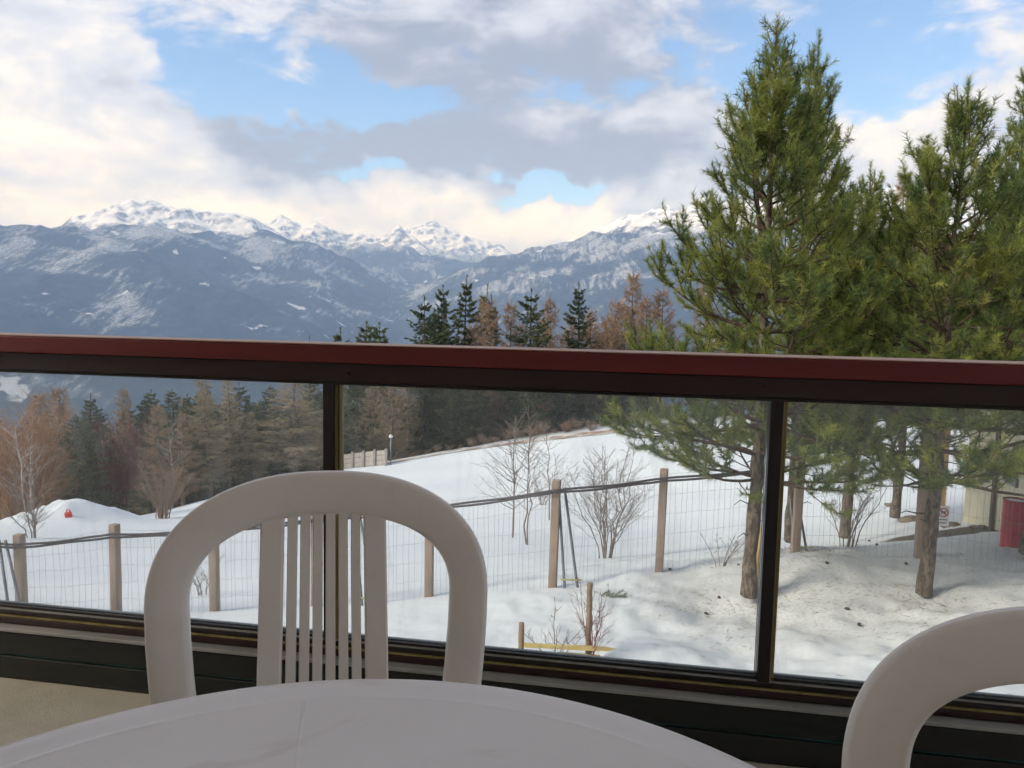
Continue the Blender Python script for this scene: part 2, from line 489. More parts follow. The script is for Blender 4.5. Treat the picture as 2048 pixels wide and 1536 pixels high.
# ------------------------------------------------------------------ mountains across the valley (metres, true distances)
VALLEY = -1000.0
RIDGES = [   # (steepness, [(pixel x, pixel y, km)])
    (0.50, [(-700, 420, 9.0), (-300, 436, 9.3), (0, 446, 9.6), (60, 447, 9.6), (110, 452, 9.7), (180, 452, 9.9), (250, 442, 10.2), (330, 452, 10.5),
            (420, 462, 10.9), (520, 470, 11.2), (600, 484, 11.5), (660, 500, 11.8), (700, 518, 12.0), (760, 545, 12.2), (830, 580, 12.3), (900, 620, 12.2)]),
    (0.50, [(110, 454, 9.7), (180, 486, 9.2), (260, 512, 8.9), (340, 532, 8.6), (420, 566, 8.3), (500, 612, 8.0), (580, 668, 7.7), (640, 720, 7.4)]),
    (0.52, [(-120, 470, 9.1), (-60, 540, 8.3), (-20, 600, 7.7), (20, 680, 7.2)]),
    (0.50, [(420, 463, 10.9), (480, 510, 10.2), (560, 570, 9.6), (640, 620, 9.2), (720, 660, 8.9), (800, 700, 8.7)]),
    (0.62, [(170, 490, 13.8), (205, 450, 13.9), (225, 425, 13.9), (245, 405, 14.0), (265, 404, 14.0), (290, 410, 14.0), (330, 412, 14.0), (440, 427, 14.0), (475, 432, 14.0), (505, 446, 14.1), (545, 470, 14.2), (640, 500, 14.4)]),
    (0.75, [(500, 470, 17.0), (530, 448, 17.0), (545, 431, 17.0), (562, 429, 17.0), (585, 438, 17.0), (625, 442, 17.0), (660, 464, 17.0), (740, 474, 17.0), (775, 470, 16.8),
            (793, 460, 16.6), (812, 476, 16.4), (850, 500, 16.0)]),
    (0.62, [(795, 468, 18.0), (830, 454, 18.0), (855, 449, 18.0), (870, 451, 18.0), (905, 468, 18.0), (950, 484, 18.0), (975, 492, 18.0), (995, 488, 18.0), (1020, 503, 18.0), (1060, 514, 18.0)]),
    (0.55, [(640, 500, 14.2), (690, 491, 14.2), (745, 487, 14.2), (800, 494, 14.2), (860, 508, 14.0), (900, 520, 13.8), (950, 531, 13.6), (1000, 548, 13.2)]),
    (0.46, [(800, 640, 10.6), (850, 600, 10.9), (890, 572, 11.0), (940, 548, 11.2), (975, 530, 11.3), (1010, 518, 11.3), (1060, 507, 11.3), (1130, 494, 11.2), (1175, 482, 11.2),
            (1220, 468, 11.2), (1290, 452, 11.3), (1340, 432, 11.5), (1420, 405, 11.7), (1600, 392, 12), (1900, 372, 12), (2400, 380, 12)]),
    (0.42, [(1340, 434, 11.5), (1330, 520, 9.8), (1310, 590, 8.8), (1280, 650, 8.0)]),
    (0.42, [(1060, 508, 11.3), (1075, 560, 10.0), (1085, 610, 9.2), (1090, 660, 8.4)]),
    (0.50, [(1215, 466, 14.0), (1250, 440, 14.0), (1295, 423, 14.0), (1330, 417, 14.0), (1380, 422, 14.0), (1500, 420, 14.0)]),
]
STEP = 45.0
hx = np.arange(-11500, 11500 + 1, STEP); hy = np.arange(100, 20000, STEP)
HX, HY = np.meshgrid(hx, hy)
warpx = HX + 420 * (fbm(HX / 1500 + 3, HY / 1500, 4) - 0.5); warpy = HY + 420 * (fbm(HX / 1500 + 31, HY / 1500 + 8, 4) - 0.5)
HZ = np.full(HX.shape, -9e3)
UPH = np.zeros(HX.shape)
for steep, pts in RIDGES:
    P = np.array([at_dist(a, b_, c * 1000) for a, b_, c in pts])
    for a, b_ in zip(P[:-1], P[1:]):
        ab = b_[:2] - a[:2]; L2 = ab @ ab
        t_ = np.clip(((warpx - a[0]) * ab[0] + (warpy - a[1]) * ab[1]) / L2, 0, 1)
        dx = warpx - a[0] - t_ * ab[0]; dy = warpy - a[1] - t_ * ab[1]
        d = np.hypot(dx, dy)
        z = a[2] + t_ * (b_[2] - a[2]) - steep * (d * 1.12 - 700 * (1 - np.exp(-d / 2600)))
        k = 55.0    # smooth maximum
        HZ = np.where(np.abs(z - HZ) < 4 * k, np.logaddexp(HZ / k, z / k) * k, np.maximum(HZ, z))
# gullies and spurs
alt = np.clip((HZ - VALLEY) / 1800, 0, 1.4)
HZ = HZ + (fbm(warpx / 780, warpy / 1150, 6, True) - 0.68) * 240 * np.clip(alt * 1.3, 0.1, 1)
HZ = HZ + (fbm(HX / 210, HY / 260, 4, True) - 0.6) * (45 * np.clip(alt, 0.1, 1) + 130 * np.clip((alt - 1.0) / 0.25, 0, 1))
base = VALLEY + 40 * fbm(HX / 900, HY / 900, 3)
HZ = np.maximum(HZ, base)
# our own hillside going down to the valley floor
own = -52 - 0.40 * (HY - 100) + 0.06 * np.clip(HX, -3000, 3000) + 60 * np.clip(HY / 1500, 0, 1) * (fbm(HX / 400, HY / 400, 4) - 0.5)
own = np.where(HY < 260, np.minimum(own, -80 + 0.0 * HX), own)
HZ = np.where(HY < 5200, np.maximum(own, np.minimum(HZ, base)), HZ)
def hill_mat():
    m = bpy.data.materials.new('mountain_forest_and_snow'); m.use_nodes = True
    t = NT(m.node_tree); b = m.node_tree.nodes['Principled BSDF']
    geo = t.n('ShaderNodeNewGeometry')
    g = geo.outputs['Position']
    km = t.vm('MULTIPLY', g, (0.001, 0.001, 0.001))
    sp = t.n('ShaderNodeSeparateXYZ'); t.l(g, sp.inputs[0])
    sn = t.n('ShaderNodeSeparateXYZ'); t.l(geo.outputs['Normal'], sn.inputs[0])
    z = sp.outputs[2]
    forest = t.mix(t.ramp(t.noise(km, 9, 6, 0.65), 0.35, 0.65), (0.012, 0.018, 0.020), (0.032, 0.037, 0.036))
    # thin woods: snow showing between the trees, in patches and down the gullies
    strk = t.noise(t.vm('MULTIPLY', km, (9.0, 1.7, 1.2)), 2.4, 8, 0.70, 0.5)
    patch = t.noise(km, 1.25, 5, 0.6)
    zk = t.ramp(z, -300.0, 1100.0, 0.0, 0.16, False)
    thin = t.ramp(t.m('ADD', t.m('ADD', t.m('MULTIPLY', strk, 0.62), t.m('MULTIPLY', patch, 0.95)), zk), 0.86, 1.02)
    fine = t.ramp(t.noise(km, 55, 3, 0.7), 0.34, 0.66)
    col = t.mix(t.m('MULTIPLY', thin, t.m('ADD', t.m('MULTIPLY', fine, 0.5), 0.14)), forest, (0.72, 0.75, 0.80))
    # clearings and meadows
    cl = t.ramp(t.noise(t.vm('ADD', km, (3.3, 1.7, 0)), 2.6, 4, 0.55, 0.6), 0.675, 0.70)
    col = t.mix(t.m('MULTIPLY', cl, 0.75), col, (0.66, 0.69, 0.74))
    # open snow above the tree line
    line = t.m('ADD', z, t.m('MULTIPLY', t.m('SUBTRACT', t.noise(km, 3.2, 8, 0.7), 0.5), 850.0))
    hi = t.ramp(line, 1060.0, 1190.0)
    rockm = t.m('MULTIPLY', t.ramp(sn.outputs[2], 0.88, 0.70), t.ramp(t.noise(km, 9, 6, 0.7), 0.40, 0.56))
    high = t.mix(rockm, (0.86, 0.86, 0.87), (0.13, 0.125, 0.13))
    col = t.mix(hi, col, high)
    # valley floor fields
    col = t.mix(t.ramp(z, -900.0, -975.0), col, t.mix(t.noise(km, 4, 4), (0.16, 0.15, 0.12), (0.35, 0.34, 0.32)))
    t.l(col, b.inputs['Base Color'])
    b.inputs['Roughness'].default_value = 0.95
    b.inputs['Specular IOR Level'].default_value = 0.05
    bn = t.n('ShaderNodeBump'); bn.inputs['Strength'].default_value = 0.35; bn.inputs['Distance'].default_value = 50.0
    t.l(t.noise(km, 12, 8, 0.7), bn.inputs['Height']); t.l(bn.outputs[0], b.inputs['Normal'])
    return m
n0, n1 = HX.shape
ii = (np.arange(n0 - 1)[:, None] * n1 + np.arange(n1 - 1)[None]).ravel()
hm = mesh_np('mountains', np.stack([HX.ravel(), HY.ravel(), HZ.ravel()], 1), np.stack([ii, ii + 1, ii + n1 + 1, ii + n1], 1), hill_mat(), True)
structure(link('mountains', hm))

# valley air
hz_top = float(HZ.max()) + 60
v, f = box(-11900, 11900, -600, 20400, VALLEY - 60, hz_top)
hzm = bpy.data.materials.new('valley_air'); hzm.use_nodes = True
ht = NT(hzm.node_tree); hzm.node_tree.nodes.clear()
ho = ht.n('ShaderNodeOutputMaterial'); pv = ht.n('ShaderNodeVolumePrincipled')
pv.inputs['Color'].default_value = (0.42, 0.62, 1.0, 1)
pv.inputs['Absorption Color'].default_value = (1, 1, 1, 1)
pv.inputs['Density'].default_value = 7.2e-5
pv.inputs['Anisotropy'].default_value = 0.0
ht.l(pv.outputs[0], ho.inputs['Volume'])
hz = mk('haze', v, f, hzm)
hz['kind'] = 'stuff'
# ------------------------------------------------------------------ balcony
RA = math.atan(-0.17)
rail_root = empty('balcony_railing', (0, 2.02, 0), RA)
tag(rail_root, 'dark red and brown balcony railing with clear glass panes', 'railing')
_ux = np.array([math.cos(RA), math.sin(RA), 0]); _uy = np.array([-math.sin(RA), math.cos(RA), 0]); _ro = np.array([0, 2.02, 0])
def rail_hit(px, py, yl):
    """local x,z on the railing where a pixel's ray meets local y = yl"""
    v = ray(px, py)
    t = (yl - (EYE - _ro) @ _uy) / (v @ _uy)
    p = EYE + v * t - _ro
    return p @ _ux, p[2]

def scuff(t, co, col, b):
    r = t.noise(co, 3.0, 6, 0.7)
    t.l(t.ramp(r, 0.3, 0.7, 0.32, 0.55), b.inputs['Roughness'])
    return col
M_red = pmat('mahogany_red_paint', (0.185, 0.017, 0.014), (0.135, 0.013, 0.012), 2.0, 0.4, 0.05, 60, stretch=(0.3, 4, 4), extra=scuff)
M_brown = pmat('dark_brown_paint', (0.030, 0.010, 0.0095), (0.022, 0.008, 0.008), 2.0, 0.42, 0.04, 60, stretch=(0.3, 4, 4), extra=scuff)
M_dark = pmat('near_black_brown_metal', (0.018, 0.010, 0.009), (0.012, 0.008, 0.007), 4.0, 0.42)
M_gold = pmat('aged_brass_gasket', (0.34, 0.27, 0.11), (0.22, 0.17, 0.07), 20, 0.42, stretch=(1, 1, 0.15))
M_alu = pmat('weathered_aluminium', (0.40, 0.40, 0.375), (0.29, 0.29, 0.27), 14, 0.5, 0.08, 80, metal=0.25, stretch=(0.4, 2, 2))
M_panel = pmat('dark_base_board', (0.009, 0.012, 0.0105), (0.015, 0.015, 0.013), 3.0, 0.6, 0.05, 30, stretch=(0.5, 2, 2))
M_teal = pmat('teal_paint', (0.015, 0.14, 0.13), (0.01, 0.06, 0.06), 3.5, 0.5, lo=0.42, hi=0.6, stretch=(0.8, 1, 1))
X0, X1 = -4.2, 3.6
M_sheen = pmat('tan_sky_sheen', (0.55, 0.34, 0.24), (0.44, 0.26, 0.18), 3, 0.6, stretch=(.4, 3, 3))
bbox('top_rail', (X0, X1, -0.012, 0.105, 1.006, 1.054), M_red, rail_root, 0.004)
bbox('rail_top_sheen', (X0, X1, -0.010, 0.103, 1.0545, 1.0575), M_sheen, rail_root, 0.001)  # added thin strip; sky glancing off the rail top put into its tan colour
bbox('fascia', (X0, X1, 0.012, 0.085, 0.953, 1.0045), M_brown, rail_root, 0.002)
bbox('glazing_bead', (X0, X1, 0.020, 0.046, 0.944, 0.952), M_dark, rail_root, 0.001)
bbox('glazing_bead', (X0, X1, 0.056, 0.080, 0.944, 0.952), M_dark, rail_root, 0.001)
# foot of the railing: stepped track over an aluminium sill over dark boards
bbox('sill', (X0, X1, -0.008, 0.115, 0.1530, 0.1640), M_alu, rail_root, 0.002)
bbox('bottom_rail', (X0, X1, 0.022, 0.100, 0.1660, 0.1850), M_brown, rail_root, 0.002)
bbox('track_line', (X0, X1, 0.026, 0.096, 0.1855, 0.1895), M_gold, rail_root, 0.0)
bbox('track_step', (X0, X1, 0.032, 0.092, 0.1900, 0.2040), M_dark, rail_root, 0.002)
bbox('track_line', (X0, X1, 0.034, 0.090, 0.2045, 0.2080), M_alu, rail_root, 0.0)
bbox('track_lip', (X0, X1, 0.040, 0.048, 0.2085, 0.2160), M_dark, rail_root, 0.0)
bbox('track_lip', (X0, X1, 0.058, 0.066, 0.2085, 0.2160), M_dark, rail_root, 0.0)
bbox('base_board', (X0, X1, 0.0, 0.05, 0.0800, 0.1490), M_panel, rail_root, 0.003)
bbox('teal_strip', (X0, X1, 0.006, 0.05, 0.0740, 0.0788), M_teal, rail_root, 0.001)  # thin teal strip in the groove between the two base boards
bbox('base_board', (X0, X1, 0.0, 0.05, 0.0020, 0.0728), M_panel, rail_root, 0.003)
# posts
pxs = [rail_hit(668, 1000, 0.05)[0], rail_hit(1546, 1000, 0.05)[0]]
gap = pxs[1] - pxs[0]
post_x = [pxs[0] - 2 * gap, pxs[0] - gap] + pxs + [pxs[1] + gap]
for x in post_x:
    po = bbox('post', (x - 0.021, x + 0.010, 0.022, 0.084, 0.2095, 0.951), M_dark, rail_root, 0.002)
    bbox('gasket', (x + 0.0105, x + 0.016, 0.032, 0.070, 0.2095, 0.943), M_gold, po, 0.0)
    bbox('gasket', (x + 0.0185, x + 0.023, 0.040, 0.066, 0.2095, 0.943), M_gold, po, 0.0)
    bbox('gasket_groove', (x + 0.0162, x + 0.0183, 0.042, 0.066, 0.2095, 0.943), M_dark, po, 0.0)
# glass
gmt = bpy.data.materials.new('slightly_dusty_glass'); gmt.use_nodes = True
t = NT(gmt.node_tree); gmt.node_tree.nodes.clear()
o_ = t.n('ShaderNodeOutputMaterial')
tr = t.n('ShaderNodeBsdfTransparent'); tr.inputs[0].default_value = (0.955, 0.975, 0.965, 1)
gl = t.n('ShaderNodeBsdfGlossy'); gl.inputs['Roughness'].default_value = 0.02
fr = t.n('ShaderNodeFresnel'); fr.inputs[0].default_value = 1.33
mx = t.n('ShaderNodeMixShader'); t.l(t.m('MULTIPLY', fr.outputs[0], 0.9), mx.inputs[0]); t.l(tr.outputs[0], mx.inputs[1]); t.l(gl.outputs[0], mx.inputs[2])
co = t.n('ShaderNodeTexCoord').outputs['Object']
df = t.n('ShaderNodeBsdfDiffuse'); df.inputs[0].default_value = (0.75, 0.76, 0.74, 1)
tl = t.n('ShaderNodeBsdfTranslucent'); tl.inputs[0].default_value = (0.75, 0.76, 0.74, 1)
dd = t.n('ShaderNodeMixShader'); t.l(df.outputs[0], dd.inputs[1]); t.l(tl.outputs[0], dd.inputs[2])
szo = t.n('ShaderNodeSeparateXYZ'); t.l(co, szo.inputs[0])
edge = t.ramp(szo.outputs[2], 0.90, 0.95, 0.0, 0.05)
smear = t.ramp(t.noise(t.vm('MULTIPLY', co, (3, 3, 0.7)), 4, 5, 0.65, 0.8), 0.48, 0.75, 0.0, 0.085)
fac = t.m('ADD', t.m('ADD', edge, smear), 0.06)
m2 = t.n('ShaderNodeMixShader'); t.l(fac, m2.inputs[0]); t.l(mx.outputs[0], m2.inputs[1]); t.l(dd.outputs[0], m2.inputs[2])
t.l(m2.outputs[0], o_.inputs[0])
for a, b_ in zip(post_x[:-1], post_x[1:]):
    bbox('glass_pane', (a + 0.0112, b_ - 0.022, 0.0495, 0.0555, 0.210, 0.951), gmt, rail_root, 0.0)
# screws on the fascia
for px, py in ((697, 748), (1528, 775)):
    x, z = rail_hit(px, py, 0.012)
    T = Tubes(); T.tube([(x, 0.013, z), (x, 0.0085, z)], [0.0055, 0.0045], 12)
    link('screw', T.mesh('screw', M_dark), rail_root)

M_floor = pmat('beige_balcony_concrete', (0.52, 0.48, 0.385), (0.43, 0.40, 0.32), 5, 0.8, 0.25, 160, detail=8)
M_wall = pmat('warm_cream_render', (0.80, 0.68, 0.56), (0.74, 0.62, 0.50), 3, 0.85, 0.2, 90)
M_ceil = pmat('pale_soffit', (0.80, 0.71, 0.62), (0.75, 0.66, 0.57), 2, 0.85, 0.1, 50)
def in_rail(name, dims, mat, bev=0.0):
    v, f = box(*dims)
    o = mk(name, v, f, mat); o.location = (0, 2.02, 0); o.rotation_euler = (0, 0, RA)
    if bev: bevel(o, bev)
    return structure(o)
in_rail('balcony_floor', (X0, X1, -3.1, 0.13, -0.22, 0.0), M_floor)
in_rail('balcony_ceiling', (X0, X1, -3.1, -0.1, 2.65, 2.85), M_ceil)
in_rail('building_wall', (X0 - 3, X1 + 3, -3.4, -3.105, -3.6, 5.2), M_wall)
in_rail('building_wall', (X0 - 3, X1 + 3, -1.6, -1.3, -3.6, -0.225), M_wall)

# ------------------------------------------------------------------ plastic furniture
def dirty(t, co, col, b):
    s = t.ramp(t.noise(t.vm('MULTIPLY', co, (1, 2.2, 1)), 5.5, 5, 0.6, 1.2), 0.60, 0.74)
    return t.mix(t.m('MULTIPLY', s, 0.20), col, (0.42, 0.28, 0.22))
def grime(t, co, col, b):
    s = t.ramp(t.noise(co, 16, 6, 0.7, 0.6), 0.58, 0.8)
    return t.mix(t.m('MULTIPLY', s, 0.22), col, (0.50, 0.42, 0.35))
M_plastic = pmat('white_moulded_plastic', (0.86, 0.805, 0.735), (0.80, 0.74, 0.67), 3.5, 0.33, 0.08, 180, extra=grime)
M_ptable = pmat('white_plastic_table_top', (0.82, 0.77, 0.72), (0.785, 0.73, 0.68), 4, 0.30, 0.05, 260, extra=dirty)
TC = (-0.132, 0.376); TR = 0.518; TZ = 0.72
tb = empty('garden_table', (TC[0], TC[1], 0))
tag(tb, 'round white plastic garden table', 'table')
def lathe(prof, n=96):
    V = []; F = []
    for r, z in prof:
        for k in range(n):
            a = 2 * math.pi * k / n
            V.append((r * math.cos(a), r * math.sin(a), z))
    for i in range(len(prof) - 1):
        for k in range(n):
            F.append((i * n + k, i * n + (k + 1) % n, (i + 1) * n + (k + 1) % n, (i + 1) * n + k))
    return V, F
prof = [(0.0005, 0.718)] + [(r, z) for r, z in [(0.30, 0.718), (0.462, 0.7179), (0.464, 0.7183), (0.4665, 0.7187), (0.469, 0.7183), (0.471, 0.7179), (0.473, 0.7179), (0.481, 0.7182), (0.489, 0.7188), (0.498, 0.7196), (0.507, 0.7190), (0.514, 0.7165), (0.518, 0.711),
        (0.519, 0.70), (0.518, 0.672), (0.514, 0.668), (0.511, 0.672), (0.510, 0.70), (0.496, 0.708), (0.30, 0.709), (0.0005, 0.709)]]
V, F = lathe(prof, 160)
mk('table_top', V, F, M_ptable, tb, True)
# moulding seams across the top
sa = []
p1 = at_z(609, 1400, TZ); p2 = at_z(590, 1530, TZ)
a1 = math.atan2(p1[1] - TC[1], p1[0] - TC[0])
for k in range(6):
    a = a1 + k * math.pi / 3
    T = Tubes(); ca, sa_ = math.cos(a), math.sin(a)
    T.tube([(ca * r, sa_ * r, 0.7155) for r in (0.10, 0.25, 0.40, 0.466)], [0.0036] * 4, 10)
    link('seam', T.mesh('seam', M_ptable), tb)
T = Tubes(); T.tube([(math.cos(a) * 0.10, math.sin(a) * 0.10, 0.7155) for a in np.linspace(0, 2 * math.pi, 60)], 0.0036, 10, False)
link('seam', T.mesh('seam', M_ptable), tb)
for k in range(4):
    a = math.pi / 4 + k * math.pi / 2
    T = Tubes(); ca, sa_ = math.cos(a), math.sin(a)
    T.tube([(ca * r, sa_ * r, z) for r, z in ((0.33, 0.708), (0.345, 0.60), (0.37, 0.30), (0.40, 0.03), (0.402, 0.0))], [0.042, 0.038, 0.030, 0.024, 0.024], 10)
    link('leg', T.mesh('leg', M_plastic), tb)

def make_chair(name):
    root = empty(name)
    LEAN = math.tan(R(13))
    TOPZ = 0.885
    def surf(u, z, off=0.0):
        """point on the curved, leaning back: u across, z up, off along the normal (towards the sitter)"""
        y = 0.02 + (z - 0.43) * LEAN - 0.55 * u * u - off
        return (u, y + 0.0, z + off * LEAN)
    # arch centre line (u, z), outer edge half width
    A, B, ZS = 0.266, 0.190, TOPZ - 0.190
    out, inn = [], []
    def arch(a, bb, n):
        pts = []
        for k in range(n + 1):
            th = math.pi * k / n
            c, s = math.cos(th), math.sin(th)
            e = 2 / 2.35
            pts.append((math.copysign(abs(c) ** e, c) * a, ZS + abs(s) ** e * bb))
        return pts
    low = [0.40, 0.46, 0.52, 0.58, 0.64]
    def side(a, zlist, sgn):
        return [(sgn * (a - 0.036 * ((ZS - z) / 0.30) ** 1.4), z) for z in zlist]
    AN = 56
    outer = side(A, low, 1) + arch(A, B, AN) + side(A, low[::-1], -1)
    AI, BI = A - 0.061, B - 0.071
    inner = side(AI, low, 1) + arch(AI, BI, AN) + side(AI, low[::-1], -1)
    # cross section from inner to outer edge: gently crowned face, rolled rims, real thickness
    sec = [(0.0, -0.010), (0.0, 0.004), (0.05, 0.0085), (0.16, 0.0105), (0.5, 0.0115), (0.84, 0.0095), (0.95, 0.006), (1.0, 0.0), (1.0, -0.016), (0.96, -0.016), (0.93, -0.004), (0.5, -0.001), (0.07, -0.004), (0.04, -0.010)]
    V = []; F = []; ns = len(sec)
    for (ou, oz), (iu, iz) in zip(outer, inner):
        for s_, of in sec:
            V.append(surf(iu + (ou - iu) * s_, iz + (oz - iz) * s_, of))
    m = len(outer)
    for i in range(m - 1):
        for k in range(ns):
            F.append((i * ns + k, i * ns + (k + 1) % ns, (i + 1) * ns + (k + 1) % ns, (i + 1) * ns + k))
    F.append(tuple(range(ns))); F.append(tuple(range((m - 1) * ns + ns - 1, (m - 1) * ns - 1, -1)))
    mk('backrest_frame', V, F, M_plastic, root, True)
    # splat: two broad bars with six thin slats between them
    def bar(nm, ut, ub, w):
        V = []; F = []
        zs = np.linspace(0.41, ZS + BI + 0.012, 16)
        for z in zs:
            q = (z - 0.41) / (zs[-1] - 0.41)
            # flares where it runs into the arch
            uc = ub + (ut - ub) * q
            ww = w * (1 + 0.0 * q)
            for du, of in ((-ww, -0.008), (-ww, 0.004), (-ww * 0.82, 0.007), (ww * 0.82, 0.007), (ww, 0.004), (ww, -0.008)):
                V.append(surf(uc + du, z, of))
        for i in range(len(zs) - 1):
            for k in range(6):
                F.append((i * 6 + k, i * 6 + (k + 1) % 6, (i + 1) * 6 + (k + 1) % 6, (i + 1) * 6 + k))
        F.append((0, 1, 2, 3, 4, 5)[::-1]); n = len(V); F.append(tuple(range(n - 6, n)))
        return mk(nm, V, F, M_plastic, root)
    for s in (-1, 1): bar('splat_bar', s * 0.082, s * 0.086, 0.0185)
    for k in range(6):
        u = -0.0505 + k * 0.0202
        bar('slat', u, u * 1.05, 0.0078)
    # cross piece under the slats, seat and legs
    V = []; F = []
    us = np.linspace(-0.262, 0.262, 15)
    for u in us:
        for z, of in ((0.385, -0.012), (0.385, 0.009), (0.43, 0.009), (0.43, -0.012)): V.append(surf(u, z, of))
    for i in range(len(us) - 1):
        for k in range(4): F.append((i * 4 + k, i * 4 + (k + 1) % 4, (i + 1) * 4 + (k + 1) % 4, (i + 1) * 4 + k))
    F.append((3, 2, 1, 0)); n = len(V); F.append((n - 4, n - 3, n - 2, n - 1))
    mk('cross_piece', V, F, M_plastic, root, False)
    # seat: dished sheet with a rolled front edge
    V = []; F = []; nu, nv = 15, 17
    for j in range(nv):
        q = j / (nv - 1)
        y = -0.44 + 0.445 * q
        hw = 0.245 - 0.02 * q
        for i in range(nu):
            p = i / (nu - 1) * 2 - 1
            z = 0.425 - 0.022 * (1 - p * p) * math.sin(math.pi * min(1, q * 0.9 + 0.1)) - 0.05 * max(0, 0.14 - q) / 0.14
            V.append((p * hw, y - (0.55 * (p * hw) ** 2 if q > 0.9 else 0), z))
    N = len(V)
    V += [(x, y, z - 0.014) for x, y, z in V]
    for j in range(nv - 1):
        for i in range(nu - 1):
            a = j * nu + i
            F.append((a, a + 1, a + nu + 1, a + nu)); F.append((N + a, N + a + nu, N + a + nu + 1, N + a + 1))
    rim = [i for i in range(nu)] + [j * nu + nu - 1 for j in range(1, nv)] + [(nv - 1) * nu + i for i in range(nu - 2, -1, -1)] + [j * nu for j in range(nv - 2, 0, -1)]
    for a, b_ in zip(rim, rim[1:] + rim[:1]): F.append((a, N + a, N + b_, b_))
    mk('seat', V, F, M_plastic, root, True)
    for s in (-1, 1):
        T = Tubes(); T.tube([(s * 0.215, -0.39, 0.415), (s * 0.225, -0.41, 0.25), (s * 0.238, -0.435, 0.0)], [0.030, 0.026, 0.022], 8)
        link('leg', T.mesh('leg', M_plastic), root)
        T = Tubes(); T.tube([(s * 0.235, -0.015, 0.425), (s * 0.24, 0.01, 0.25), (s * 0.25, 0.06, 0.0)], [0.032, 0.027, 0.022], 8)
        link('leg', T.mesh('leg', M_plastic), root)
    return root
def copy_tree(o, parent=None):
    c = o.copy(); COL.objects.link(c); c.parent = parent
    for ch in list(o.children): copy_tree(ch, c)
    return c
chair = make_chair('garden_chair')
tag(chair, 'white plastic slat-back chair with its back against the railing', 'chair', 'white plastic chairs at the table')
chair.location = (-0.285, 1.155, 0); chair.rotation_euler = (0, 0, R(12))
ch2 = copy_tree(chair)
tag(ch2, 'white plastic chair at the side of the table, its legs out of view', 'chair', 'white plastic chairs at the table')
ch2.location = (0.545, 0.592, 0); ch2.rotation_euler = (0, 0, R(-38))
# ------------------------------------------------------------------ pines on the lawn
M_bark = pmat('pine_bark', (0.20, 0.155, 0.115), (0.065, 0.048, 0.036), 26, 0.9, 1.0, 30, stretch=(1, 1, 0.4), lo=0.38, hi=0.6)
M_twig = pmat('pine_twig_bark', (0.10, 0.058, 0.038), (0.06, 0.038, 0.028), 12, 0.9)
M_needle = leaf_mat('pine_needles', (0.115, 0.165, 0.045), (0.25, 0.285, 0.060), (0.115, 0.18, 0.07), 1.3, 0.42)
# each tuft has its own age: fresh yellow-green to old dark green
_t = NT(M_needle.node_tree)
_att = _t.n('ShaderNodeAttribute', attribute_name='tuft').outputs['Fac']
for nd_ in [n_ for n_ in M_needle.node_tree.nodes if n_.type in ('BSDF_PRINCIPLED', 'BSDF_TRANSLUCENT')]:
    src_ = nd_.inputs[0].links[0].from_socket
    old_ = _t.mix(_t.ramp(_att, 0.0, 0.45, 0.65, 0.0), src_, (0.055, 0.090, 0.034))
    _t.l(_t.mix(_t.ramp(_att, 0.62, 1.0, 0.0, 0.8), old_, (0.36, 0.36, 0.085)), nd_.inputs[0])

